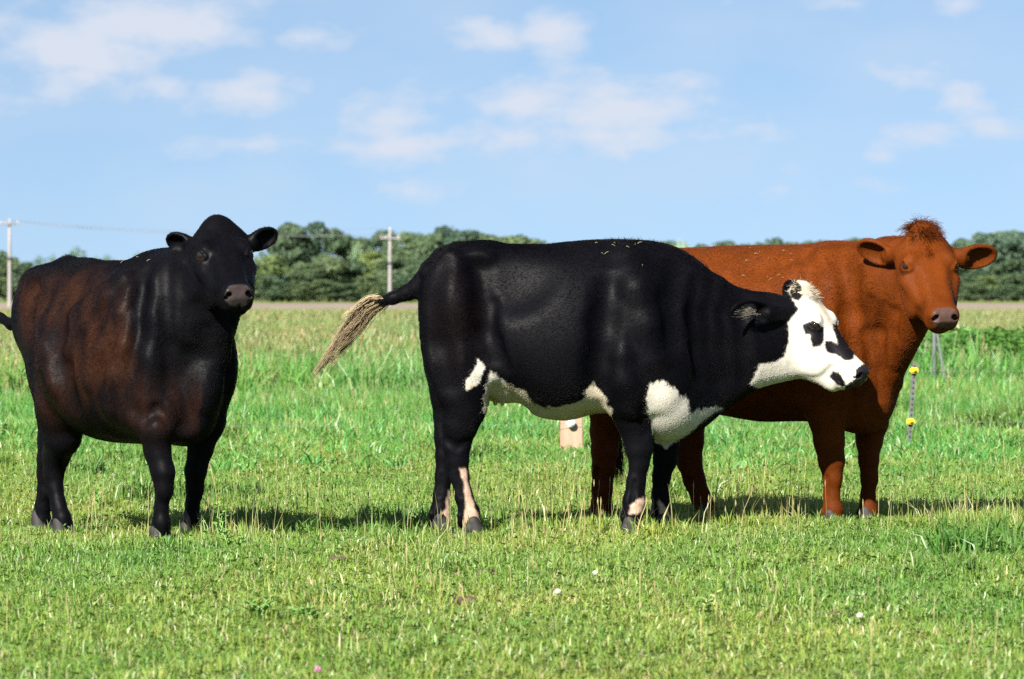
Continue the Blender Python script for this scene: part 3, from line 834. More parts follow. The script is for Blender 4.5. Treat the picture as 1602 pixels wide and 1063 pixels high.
M_WHITE = plain('white_porcelain', (.80, .80, .80), .25, 0, .03); M_HOLE = plain('stud_dark', (.035, .035, .035), .9)  # near-black for the row of holes along the steel post
X, Y, z = gpt(894, 714)
POST = empty('fence_post', (X, Y, z), 'square brown wooden fence post with a white insulator under the spotted cow\'s belly', 'fence post')
box('post', (.155, .155, 1.15), M_WOOD, POST, (0, 0, .545), .006)
ins = solid('insulator', [(.016, -.0), (.024, .006), (.024, .022), (.030, .028), (.030, .036), (.014, .042), (.008, .050)], M_WHITE, POST, (-.004, -.0775, .222), 14)
ins.rotation_euler = (math.pi/2, 0, 0)
PI = np.array([X-.004, Y-.115, z+.222])
# steel stud post with two yellow insulators, leaning a little
X, Y, z = gpt(1421, 712)
lean = math.atan2(9, 130)
TP = empty('steel_post', (X, Y, z), 'thin grey steel fence post with two yellow insulators beside the red cow', 'fence post')
TP.rotation_euler = (0, lean, 0)
sc = Y/FPX
bm = bmesh.new()
for (w, d, y0) in ((.030, .005, 0), (.006, .028, .016)):
    r = bmesh.ops.create_cube(bm, size=1.0)['verts']; bmesh.ops.scale(bm, vec=(w, d, .70), verts=r); bmesh.ops.translate(bm, vec=(0, y0, .30), verts=r)
me = bpy.data.meshes.new('rail'); bm.to_mesh(me); bm.free(); link('rail', me, TP, M_STEEL)
stud = None
for i in range(16):
    if stud is None: stud = box('stud', (.011, .008, .014), M_HOLE, TP, (0, -.0062, .05+i*.038), .002)
    else:
        o = stud.copy(); COL.objects.link(o); o.location = (0, -.0062, .05+i*.038)
TIPS = []
for py in (660, 580):
    h = (712-py)*sc
    a = box('insulator', (.058, .05, .040), M_YEL, TP, (-.002, -.012, h), .009)
    c = box('clip', (.018, .035, .020), M_YEL, a, (0, -.040, .004), .005)
    TIPS.append(np.array([X+h*math.sin(lean), Y-.06, z+h*math.cos(lean)]))
wire_o = None
def strand(p, q, label):
    cu = bpy.data.curves.new('fence_wire', 'CURVE'); cu.dimensions = '3D'; cu.bevel_depth = .0011; cu.bevel_resolution = 1
    sp = cu.splines.new('POLY'); sp.points.add(10)
    for i in range(11):
        t = i/10; c = p+(q-p)*t; sp.points[i].co = (c[0], c[1], c[2]-.03*t*(1-t), 1)
    o = bpy.data.objects.new('w', cu); me = bpy.data.meshes.new_from_object(o); bpy.data.objects.remove(o)
    tag(link('fence_wire', me, None, M_WIRE), label, 'wire', 'electric fence wires')
d = (TIPS[0]-PI)
strand(PI-d*1.3, PI, 'thin electric fence wire left of the wooden post'); strand(PI, TIPS[0], 'thin electric fence wire from the wooden post to the lower yellow insulator')
strand(TIPS[0], TIPS[0]+d*.6, 'thin electric fence wire right of the lower yellow insulator'); strand(TIPS[1], TIPS[1]+d*.6, 'thin electric fence wire at the upper yellow insulator')
# an old braced corner further back
Y = 50.0
M_GREY = plain('old_grey_post', (.075, .09, .08), .8, 0, .25, 10)
def slant(name, a, b, r, label):
    a = np.array(a); b = np.array(b); v = Vector(b-a)
    o = solid(name, [(r*1.05, -.1), (r, .02), (r*.95, v.length-.01), (r*.7, v.length)], M_GREY, None, tuple(a), 8)
    o.rotation_euler = v.to_track_quat('Z', 'Y').to_euler(); return tag(o, label, 'fence post')
pa = at(1461, 606, Y); pb = at(1462, 512, Y); slant('corner_post', (pa[0], Y, 0), pb, .026, 'upright grey steel post in tall weeds right of the red cow\'s neck')
pa = at(1482, 606, Y-.3); pb = at(1466, 520, Y); slant('brace_post', (pa[0], Y-.3, 0), pb, .018, 'slanting grey brace leaning against the upright steel post')
# ------------------------------------------------------------------ cattle
class CowFrame:
    """body frame: u forward, v to the animal's left, z up; heading turned towards the camera by th"""
    def __init__(self, px, Y0, th):
        self.O = np.array([(px-801.0)/FPX*Y0, Y0, 0.0]); c, s = math.cos(th), math.sin(th)
        self.h = np.array([c, -s, 0.0]); self.l = np.array([s, c, 0.0])
        self.M = np.stack([self.h, self.l, [0, 0, 1.0]])
    def P(self, px, py, v):
        k = (px-801.0)/FPX
        u = (k*self.O[1]-self.O[0]+v*(k*self.l[1]-self.l[0]))/(self.h[0]-k*self.h[1])
        X = self.O+u*self.h+v*self.l
        return np.array([X[0], X[1], CAM_H-(py-HZ)/FPX*X[1]])
    def U(self, u, v, z): return self.O+u*self.h+v*self.l+np.array([0, 0, z])
    def limb(self, pts, v):
        """pts: (px, py, radius in px); v lateral position (or a list)"""
        vs = v if isinstance(v, (list, tuple)) else [v]*len(pts)
        P = [self.P(a, b, w) for (a, b, c), w in zip(pts, vs)]
        R = [c/FPX*p[1] for (a, b, c), p in zip(pts, P)]
        return P, R

class HeadFrame:
    """f from poll to muzzle along the face, r to the animal's left, n outward from the forehead"""
    def __init__(self, O, F, Nref, s=1.0):
        self.O = np.asarray(O, float); F = np.asarray(F, float); self.F = F/np.linalg.norm(F)
        n = np.asarray(Nref, float); n = n-(n@self.F)*self.F; self.N = n/np.linalg.norm(n)
        self.R = np.cross(self.N, self.F); self.s = s
        self.M = np.stack([self.F, self.R, self.N])
    def p(self, f, r, n): return self.O+self.s*(f*self.F+r*self.R+n*self.N)

EYE_F = .168; EYE_R = .094
def head(S_, H, wid=1.0, poll=1.0):
    s = H.s
    st = [(-.080, .0, -.09, .02), (-.065, .018, -.12, .032), (-.03, .026, -.16, .062), (.01, .022, -.185, .094), (.05, .016, -.205, .110), (.10, .012, -.232, .115),
          (.17, .007, -.25, .110), (.23, .001, -.252, .098), (.29, -.004, -.240, .080), (.35, -.006, -.218, .068), (.40, -.006, -.188, .061),
          (.45, -.006, -.158, .059), (.485, -.014, -.138, .051), (.507, -.04, -.112, .03)]
    S_.loft(H.O, H.M, [(a*s, b*s, c*s, d*s*wid) for a, b, c, d in st], egg=-0.12, ex=2.9, k=0.05)
    M = H.M
    S_.ell(H.p(-.030, 0, -.01), (.048*s, .042*s, .040*s*poll), M, 0.05)
    for g in (-1, 1):
        g_ = g*wid
        S_.ell(H.p(EYE_F-.010, g_*.088, -.044), (.052*s, .024*s, .036*s), M, 0.03)           # orbit
        S_.cone(H.p(.135, g_*.080, -.010), H.p(.185, g_*.094, -.018), .020*s, .016*s, 0.035)  # brow
        S_.ell(H.p(.255, g_*.080, -.155), (.105*s, .034*s, .085*s), M, 0.045)                  # masseter
        S_.ell(H.p(.275, g_*.098, -.004), (.085*s, .032*s, .034*s), M, 0.04, True)           # hollow beside the bridge of the nose
        S_.cone(H.p(.10, g_*.108, -.085), H.p(.215, g_*.104, -.088), .014*s, .016*s, 0.04)
        S_.cone(H.p(.215, g_*.104, -.088), H.p(.345, g_*.066, -.088), .018*s, .012*s, 0.035)  # cheek ridge
        S_.ell(H.p(.460, g_*.041, -.088), (.046*s, .027*s, .042*s), M, 0.03)                 # upper lip
        S_.ell(H.p(.476, g_*.041, -.036), (.030*s, .024*s, .028*s), M, 0.02)                 # nostril wing
    S_.ell(H.p(.455, 0, -.055), (.052*s, .060*s*wid, .054*s), M, 0.03)
    S_.ell(H.p(.442, 0, -.142), (.048*s, .046*s, .026*s), M, 0.02)                           # chin
    S_.ell(H.p(.485, 0, -.124), (.060*s, .10*s, .0035*s), M, 0.008, True)                    # mouth
    S_.cone(H.p(.50, 0, -.055), H.p(.512, 0, -.12), .004*s, .003*s, 0.006, None, True)       # groove of the lip
    for g in (-1, 1):
        g_ = g*wid
        S_.cone(H.p(.502, g*.043, -.022), H.p(.488, g*.055, -.048), .0135*s, .009*s, 0.006, None, True)   # nostril
        S_.cone(H.p(.490, g*.040, -.030), H.p(.460, g*.037, -.040), .011*s, .008*s, 0.005, None, True)
        e = EYE_F
        r0 = EYE_R
        S_.ell(H.p(e, g_*(r0+.024), -.018), (.029*s, .026*s, .0215*s), M, 0.010, True)       # eye socket
        S_.chain([H.p(e-.034, g_*(r0+.010), -.030), H.p(e-.022, g_*(r0+.016), -.0110), H.p(e+.004, g_*(r0+.013), -.0080), H.p(e+.031, g_*(r0-.006), -.018)],
                 [.006*s, .0075*s, .0070*s, .005*s], 0.009)                                  # upper lid
        S_.chain([H.p(e-.030, g_*(r0+.012), -.038), H.p(e-.008, g_*(r0+.026), -.0470), H.p(e+.014, g_*(r0+.024), -.0430), H.p(e+.031, g_*(r0+.002), -.026)],
                 [.005*s, .006*s, .006*s, .005*s], 0.008)                                    # lower lid

def ear(S_, root, tip, up, width, thick=0.022, head_pt=None):
    """a cupped ear; up = direction of its upper edge, the cup opens along cross(tip-root, up) flipped towards the camera"""
    root = np.asarray(root); tip = np.asarray(tip)
    e = tip-root; L = np.linalg.norm(e); e = e/L
    u = np.asarray(up, float); u = u-(u@e)*e; u /= np.linalg.norm(u)
    o = np.cross(e, u)
    if o[1] > 0: o = -o
    M = np.stack([e, u, o]); c = root+e*L*0.54
    S_.ell(c, (L*0.50, width/2, thick), M, 0.012)
    S_.ell(root+e*L*0.35-u*width*0.03, (L*0.38, width*0.40, thick*1.05), M, 0.02)
    S_.ell(c+o*thick*1.05+e*L*.02, (L*0.43, width/2*0.83, thick*1.62), M, 0.008, True)
    if head_pt is not None:
        S_.cone(head_pt, root+e*L*0.2, width*0.30, width*0.24, 0.025)
    return M, c, L

def hoof_mesh(name):
    s = Sculpt()
    for g in (-1, 1):
        s.cone((-.006, g*.019, .06), (.022, g*.021, -.005), .027, .033, 0.01)
        s.cone((-.02, g*.020, .03), (.04, g*.018, -.002), .024, .018, 0.01)
    V, F = s.mesh((-.09, -.08, -.035), (.10, .08, .10), .007)
    V[:, 2] = np.maximum(V[:, 2], 0.0)
    return mesh_from(name, V, F)

def nose_pad(Q):
    """bare skin between and just round the nostrils"""
    r = np.abs(Q[:, 1])
    m = np.minimum(np.minimum(Q[:, 0]-(.464+1.2*np.maximum(r-.040, 0)), .060-r), Q[:, 2]-(-.082+.6*np.maximum(r-.02, 0)))
    return np.clip(.5+(m+.004*vnoise(Q, 70, 41))/.010, 0, 1)

def eye_mesh():
    bm = bmesh.new(); bmesh.ops.create_uvsphere(bm, u_segments=20, v_segments=14, radius=1.0)
    me = bpy.data.meshes.new('eye'); bm.to_mesh(me); bm.free()
    me.polygons.foreach_set('use_smooth', np.ones(len(me.polygons), bool)); return me

def coat_material(name, rough=0.55, spec=0.2, sheen=0.02):
    t = NT(name); p = t.n('ShaderNodeBsdfPrincipled')
    a = t.n('ShaderNodeAttribute', attribute_name='coat'); g = t.n('ShaderNodeAttribute', attribute_name='wet')
    tc = t.n('ShaderNodeTexCoord')
    mp = t.n('ShaderNodeMapping'); mp.inputs['Scale'].default_value = (1.0, 1.0, 0.35); mp.inputs['Rotation'].default_value = (0, 0.5, 0)
    t.l(tc.outputs['Object'], mp.inputs['Vector'])
    f1 = t.noise(140, 4, 0.6, mp.outputs[0]); f2 = t.noise(9, 4, 0.6, tc.outputs['Object'])
    c = t.mix(1.0, a.outputs['Color'], t.mix(f1, (.85, .85, .85), (1.12, 1.12, 1.12)), 'MULTIPLY')
    c = t.mix(1.0, c, t.mix(f2, (.85, .85, .85), (1.12, 1.12, 1.12)), 'MULTIPLY')
    t.l(c, p.inputs['Base Color'])
    r = t.n('ShaderNodeMapRange'); t.l(g.outputs['Fac'], r.inputs['Value'])
    r.inputs['To Min'].default_value = rough; r.inputs['To Max'].default_value = 0.22
    t.l(r.outputs[0], p.inputs['Roughness'])
    p.inputs['Specular IOR Level'].default_value = spec
    p.inputs['Sheen Weight'].default_value = sheen; p.inputs['Sheen Roughness'].default_value = 0.4
    b = t.n('ShaderNodeBump'); b.inputs['Strength'].default_value = 0.12; b.inputs['Distance'].default_value = 0.003
    t.l(f1, b.inputs['Height']); t.l(b.outputs[0], p.inputs['Normal'])
    t.surf(p.outputs[0]); return t.m

def poly_sd(P, poly):
    """signed distance to a polygon, negative inside"""
    d = np.full(len(P), 1e9)
    n = len(poly)
    for i in range(n):
        a = np.array(poly[i], float); b = np.array(poly[(i+1) % n], float); ab = b-a
        t = np.clip(((P-a)@ab)/(ab@ab+1e-9), 0, 1)
        q = P-a-t[:, None]*ab
        d = np.minimum(d, (q*q).sum(1))
    d = np.sqrt(d)
    return np.where(in_poly(P, poly), -d, d)
def cover(P, poly, soft=1.6, jit=0.0):
    return np.clip(.5-(poly_sd(P, poly)+jit)/(2*soft), 0, 1)[:, None]
def put(s, u, g, z, fr, off):
    """point on the flank of the sculpt built so far, off metres proud of it"""
    vs = np.linspace(.55, .0, 111)
    d = s.eval(np.array([fr.U(u, g*v, z) for v in vs], np.float32))
    k = np.nonzero(d < 0)[0]
    v = vs[k[0]] if len(k) else .2
    return fr.U(u, g*(v+off), z)
EYE = None; HOOF = None; FUR = []
def finish_cow(root, sc, lo, hi, h, mat, paint):
    V, F = sc.mesh(lo, hi, h)
    col, wet = paint(V)
    me = mesh_from('cow_body', V-np.array(root.location, np.float32), F)
    a = me.color_attributes.new('coat', 'FLOAT_COLOR', 'POINT')
    a.data.foreach_set('color', np.concatenate([col, np.ones((len(V), 1))], 1).astype(np.float32).ravel())
    b = me.attributes.new('wet', 'FLOAT', 'POINT'); b.data.foreach_set('value', wet.astype(np.float32))
    o = link('body', me, root, mat)
    FUR.append((o, V, F, col, paint))
    return o

def add_eyes(root, H, mat, wid=1.0):
    global EYE
    if EYE is None: EYE = eye_mesh(); EYE.materials.append(mat)
    for g in (-1, 1):
        o = link('eye', EYE, root); o.location = Vector(H.p(EYE_F, g*wid*(EYE_R+.0075), -.0265))-root.location
        o.scale = (.0215*H.s,)*3

def add_hooves(root, fr, pts, mat, th):
    global HOOF
    if HOOF is None: HOOF = hoof_mesh('hoof'); HOOF.materials.append(mat)
    for p in pts:
        o = link('hoof', HOOF, root)
        o.location = Vector((p[0], p[1], 0.0))-root.location; o.rotation_euler = (0, 0, -th)
        o.scale = (1.1, 1.05, 1.1)

def leg_detail(s, P, R, fr, front):
    """knee or hock, fetlock and dewclaws on a finished leg chain"""
    f = P[-2]; r = R[-2]
    for g in (-1, 1): s.ell(f-fr.h*r*.95+fr.l*g*.016+np.array([0, 0, -.012]), (.013, .012, .018), None, .006)
    k = P[3] if front else P[4]
    if front: s.ell(k+fr.h*.018, (.030, .034, .05), fr.M, .03)
    a = P[-4]; b = P[-3]
    for g in (-1, 1): s.cone(a-fr.h*.012+fr.l*g*.045, b-fr.h*.012+fr.l*g*.042, .016, .014, .015, None, True)   # groove before the tendon
M_EYE = plain('eye_dark', (0.012, 0.008, 0.006), 0.06, 0, 0.1)
M_HOOF = plain('hoof_horn', (0.011, 0.009, 0.008), 0.75, 0, 0.4, 60)
VOX = 0.0065

# ---- the black and white one, side on
def cow_white_face():
    th = 0.0; fr = CowFrame(880, 20.0, th)
    root = empty('cow', (fr.O[0], fr.O[1], 0), 'black cow with white face, white brisket and belly patches, standing in the middle', 'cow', 'cows standing in the pasture')
    s = Sculpt()
    U = lambda px: (px-880)/FPX*20.0
    Z = lambda py: CAM_H-(py-HZ)/FPX*20.0
    st = [(655, 456, 500, .03), (659, 438, 545, .10), (667, 418, 575, .155), (682, 399, 592, .20), (705, 385, 600, .235), (735, 378.5, 605, .262), (762, 377, 612, .275),
          (800, 383, 624, .315), (850, 383.5, 650, .345), (885, 380, 655, .35), (920, 377, 648, .34), (960, 376, 646, .31), (1000, 378, 655, .275), (1040, 385, 672, .235), (1075, 400, 668, .185),
          (1105, 425, 650, .12), (1125, 450, 630, .05)]
    s.loft(fr.O, fr.M, [(U(a), Z(b), Z(c), d) for a, b, c, d in st], egg=0.16, ex=2.15)
    lat = fr.l
    P = fr.P
    px = lambda n: n/FPX*20.0
    # neck
    nk = [(1020, 505, 112), (1075, 526, 102), (1120, 534, 86), (1165, 532, 73), (1205, 530, 66), (1235, 532, 60)]
    pn, rn = fr.limb(nk, [0, .02, .04, .06, .08, .09])
    s.chain(pn, rn, 0.05, 0.08, (lat, 1.75))
    # dewlap and brisket
    s.chain([P(1036, 630, 0), P(1085, 625, 0), P(1130, 600, .03), P(1175, 575, .06)], [px(48), px(40), px(33), px(26)], 0.05, 0.06, (lat, 1.15))
    s.ell(P(1046, 632, 0), (px(46), .175, px(54)), None, 0.08)
    s.ell(P(1036, 606, 0), (px(62), .215, px(58)), None, 0.12)
    s.cone(P(1080, 655, 0), P(1120, 640, 0), px(9), px(3), 0.04, (lat, 1.5))
    # haunch, hip, shoulder on both sides
    for g in (-1, 1):
        s.ell(P(709, 500, g*.17), (px(49), .095, px(110)), None, 0.06)
        s.ell(P(735, 560, g*.18), (px(34), .06, px(62)), None, 0.06)
        s.ell(put(s, U(752), g, Z(404), fr, -.022), (px(22), .035, px(15)), None, 0.05)      # hook bone
        s.ell(P(672, 430, g*.11), (px(16), .04, px(18)), None, 0.04)        # pin bone
        s.ell(P(1005, 525, g*.195), (px(56), .07, px(95)), None, 0.13)       # shoulder blade
        s.ell(P(1035, 570, g*.19), (px(38), .065, px(50)), None, 0.06)      # point of shoulder
        s.ell(P(985, 590, g*.20), (px(44), .065, px(40)), None, 0.06)       # upper arm
        s.ell(put(s, U(793), g, Z(428), fr, .085), (px(60), .09, px(52)), None, 0.12, True)  # hollow before the hip
        s.cone(P(770, 585, g*.20), P(756, 545, g*.22), px(7), px(16), 0.05)  # flank fold
        s.cone(P(945, 440, g*.37), P(955, 560, g*.40), .03, .05, 0.07, None, True)  # behind the shoulder
    # udder and teats
    s.ell(P(785, 607, 0), (px(32), .13, px(24)), None, 0.05)
    for a, b, v in ((762, 632, -.05), (786, 630, -.06), (775, 630, .05)): s.cone(P(a, b-8, v), P(a, b+2, v), .014, .010, 0.01)
    s.ell(P(875, 641, 0), (px(40), .12, px(12)), None, 0.05)
    # hind legs
    fl = (lat, 1.3)
    nh = [(716, 570, 50), (722, 610, 41), (727, 637, 34), (720, 664, 27), (714, 694, 22), (716, 718, 16.5), (719, 745, 14), (725, 775, 13.5), (734, 803, 15.5), (738, 818, 15)]
    fh = [(712, 580, 46), (712, 620, 38), (705, 650, 26), (699, 685, 18), (696, 712, 14), (694, 745, 12.5), (691, 775, 12.5), (689, 800, 15), (691, 815, 15)]
    P1, R1 = fr.limb(nh, [-.16]*4+[-.14]*6); s.chain(P1, R1, .02, .06, fl)
    P2, R2 = fr.limb(fh, [.16]*3+[.14]*6); s.chain(P2, R2, .02, .06, fl)
    s.cone(P(701, 672, -.14), P(704, 705, -.14), px(9), px(8), .02); s.cone(P(689, 668, .14), P(689, 695, .14), px(8), px(6), .02)
    s.cone(P(719, 815, -.15), P(721, 822, -.14), px(5), px(4), .01); s.cone(P(677, 808, .14), P(675, 812, .14), px(5), px(4), .01)
    # front legs
    nf = [(985, 590, 44), (982, 625, 35), (990, 655, 27), (997, 680, 23), (1000, 703, 20.5), (1000, 725, 15), (995, 755, 14), (992, 785, 17), (989, 806, 15.5), (987, 818, 15)]
    ff = [(1025, 610, 34), (1038, 660, 24), (1042, 695, 20), (1040, 718, 17.5), (1035, 745, 13.5), (1033, 775, 13), (1035, 800, 15), (1038, 812, 14.5)]
    P3, R3 = fr.limb(nf, [-.19, -.17, -.15]+[-.14]*7); s.chain(P3, R3, .02, .06, fl)
    P4, R4 = fr.limb(ff, [.17, .15]+[.14]*6); s.chain(P4, R4, .02, .06, fl)
    for a_, b_, c_ in ((P1, R1, 0), (P2, R2, 0), (P3, R3, 1), (P4, R4, 1)): leg_detail(s, a_, b_, fr, c_)
    # tail
    tl = [(715, 393, 12), (690, 404, 12), (672, 422, 12), (660, 441, 11.5), (648, 453, 10.5), (634, 460, 8.5), (615, 467, 7.2), (597, 471, 6)]
    P5, R5 = fr.limb(tl, [0, 0, 0, .0, .01, .02, .035, .05]); s.chain(P5, R5, .035, .03)
    # head, yawed a little towards the camera
    H = HeadFrame(at(1264, 462, 20.09), (.565, -.32, -.755), (.72, -.45, .55), .94)
    head(s, H)
    s.cone(H.p(.10, 0, -.20), P(1190, 560, .07), .085, .09, .05, (lat, 1.3))
    s.cone(H.p(.27, -.02, -.22), P(1192, 580, .06), .03, .045, .04)
    s.ell(H.p(.21, -.02, -.232), (.13, .06, .05), H.M, .04)
    s.ell(H.p(.36, 0, -.195), (.09, .05, .04), H.M, .05)
    # ears: the near one lies back, the far one shows over the poll
    ear(s, at(1214, 492, 19.95), at(1145, 487, 19.80), (.0, -.3, 1), .125, .019, H.p(.05, -.09, -.085))
    ear(s, at(1238, 470, 20.21), at(1238, 440, 20.35), (-1, .2, .2), .085, .022, H.p(.03, .08, -.06))
    # muscle, bone and folds of skin
    y0, y1 = 19.2, 20.4
    s.dent(752, 404, (.055, .03), -.012, .05, y0, y1)                                     # hook bone
    s.crease([(744, 425), (748, 470), (756, 520), (757, 556)], .05, .014, .06, y0, y1)   # front edge of the thigh
    s.crease([(692, 420), (684, 470), (690, 540), (704, 600)], .05, .010, .06, y0, y1)    # between the hams
    s.dent(715, 470, (.10, .16), -.016, .07, y0, y1)
    s.crease([(778, 560), (765, 520), (772, 480)], .03, .007, .04, y0, y1)                # flank folds
    s.crease([(790, 575), (782, 535)], .025, .006, .04, y0, y1)
    s.crease([(936, 600), (938, 560), (944, 505), (952, 450)], .05, .018, .07, y0, y1)    # behind the shoulder
    s.crease([(985, 400), (1000, 450), (1016, 510), (1024, 560)], .05, -.014, .07, y0, y1)  # spine of the shoulder blade
    s.crease([(1060, 420), (1050, 470), (1054, 530)], .05, .012, .06, y0, y1)  # before the shoulder
    s.crease([(972, 560), (978, 600), (988, 640)], .045, -.012, .05, y0, y1)              # upper arm
    s.crease([(1004, 640), (1010, 680)], .02, .006, .03, y0, y1)
    for a in range(4): s.crease([(1092+a*24, 440+a*8), (1086+a*24, 490), (1090+a*24, 545), (1098+a*22, 590)], .032, .0042, .05, y0, y1)   # folds of the neck
    s.crease([(700, 690), (716, 700), (730, 690)], .02, .004, .02, y0, y1)
    mat = coat_material('coat_black_white', .5, .05, .0)
    white = [[(748, 562), (759, 577), (749, 601), (729, 612), (727, 603), (740, 584)],
             [(768, 580), (790, 597), (805, 606), (821, 614), (833, 630), (855, 639), (883, 634), (915, 623), (919, 609), (930, 597), (943, 615), (958, 646), (950, 700), (772, 700), (757, 640), (757, 612)],
             [(1014, 598), (1036, 595), (1058, 609), (1077, 625), (1083, 644), (1102, 640), (1121, 634), (1130, 640), (1102, 655), (1077, 680), (1043, 700), (1024, 690), (1014, 647), (1011, 625)]]
    socks = [[(720, 735), (729, 733), (735, 770), (748, 805), (752, 820), (726, 820), (727, 790), (728, 765), (721, 745)],
             [(700, 765), (707, 770), (708, 805), (706, 818), (678, 817), (698, 795)],
             [(985, 792), (1008, 776), (1012, 790), (998, 806), (984, 803)],
             [(1030, 783), (1043, 795), (1058, 823), (1034, 823)]]
    face = [(1228, 448), (1250, 485), (1233, 504), (1234, 533), (1227, 558), (1211, 567), (1188, 570), (1174, 602), (1250, 640), (1400, 640), (1400, 420), (1232, 425)]
    spots = [[(1255, 508), (1265, 504), (1279, 505), (1289, 513), (1289, 533), (1284, 542), (1272, 543), (1268, 533), (1267, 524), (1260, 524)],
             [(1291, 533), (1302, 533), (1311, 540), (1302, 506), (1311, 509), (1322, 528), (1337, 553), (1334, 563), (1322, 564), (1311, 558), (1306, 553), (1298, 554), (1290, 545)],
             [(1302, 581), (1313, 583), (1322, 598), (1321, 607), (1311, 603), (1298, 589)]]
    nose = [(1340, 577), (1354, 568), (1362, 583), (1351, 600), (1333, 612), (1320, 612), (1324, 603), (1338, 594)]
    def paint(V):
        q = to_px(V)
        jj = vnoise(V, 28, 1)*3.0+vnoise(V*np.array([1, 1, .5]), 75, 2)*3.0; js = vnoise(V, 70, 5)*1.3
        n1 = vnoise(V, 5, 7)[:, None]; n2 = vnoise(V, 40, 8)[:, None]
        col = np.array([.0021, .0020, .0031])*(1+.25*n1)
        brown = np.clip(.5-np.abs(q[:, 0]-720)/130, 0, 1)*np.clip(1-np.abs(q[:, 1]-500)/110, 0, 1)
        col = col+brown[:, None]*np.array([.005, .002, .001])
        wh = np.array([.46, .43, .37])*(1+.06*n2+.05*n1)
        tan = np.array([.33, .23, .13])*(1+.15*n2)
        for pl in white: c = cover(q, pl, 1.3, jj); col = col*(1-c)+wh*c
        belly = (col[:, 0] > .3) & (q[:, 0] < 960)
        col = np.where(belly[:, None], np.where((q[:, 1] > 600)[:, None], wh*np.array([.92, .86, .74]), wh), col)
        dirty = np.array([.36, .25, .19])*(1+.3*vnoise(V, 70, 9)[:, None])
        for pl in socks: c = cover(q, pl, 1.5, jj*.6); col = col*(1-c)+dirty*c
        Q = (V-H.O)@H.M.T/H.s                                  # head coordinates
        fcc = cover(q, face, 1.0, js)*(Q[:, 0] > -.14)[:, None]; fc = fcc[:, 0] > .5
        col = col*(1-fcc)+wh*1.1*fcc
        strip = np.exp(-((Q[:, 1]-.01)/.028)**2)*np.clip((.26-Q[:, 0])/.1, 0, 1)*(Q[:, 2] > -.06)
        strip = np.maximum(strip, np.clip((.03-Q[:, 0])/.03, 0, 1)*(Q[:, 2] > -.09))*(.65+.35*vnoise(V, 60, 12))
        col = np.where(fc[:, None], col*(1-strip[:, None]*.75)+tan*strip[:, None]*.75, col)
        blk = np.array([.0062, .0056, .0068])
        pb = cover(q, [(1232, 446), (1241, 437), (1252, 446), (1257, 461), (1250, 472), (1238, 466)], 1.0, js)*(vnoise(V, 60, 15) > -.35)[:, None]; col = col*(1-pb)+.006*pb
        for pl in spots: c = cover(q, pl, 1.0, js)*fc[:, None]; col = col*(1-c)+blk*c
        nz = in_poly(q, nose) & fc
        col = np.where(nz[:, None], np.array([.02, .017, .018]), col)
        tail = (q[:, 0] < 640)
        wet = np.where(nz, .8, 0.0)
        return col, wet
    lo = np.array([at(585, 0, 20)[0], 19.45, -0.06]); hi = np.array([at(1375, 0, 20)[0], 20.55, 1.5])
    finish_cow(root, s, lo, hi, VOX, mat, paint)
    add_eyes(root, H, M_EYE)
    add_hooves(root, fr, [P1[-1]+np.array([.012, 0, 0]), P2[-1], P3[-1], P4[-1]], M_HOOF, th)
    return root, fr, H, P5[-1]

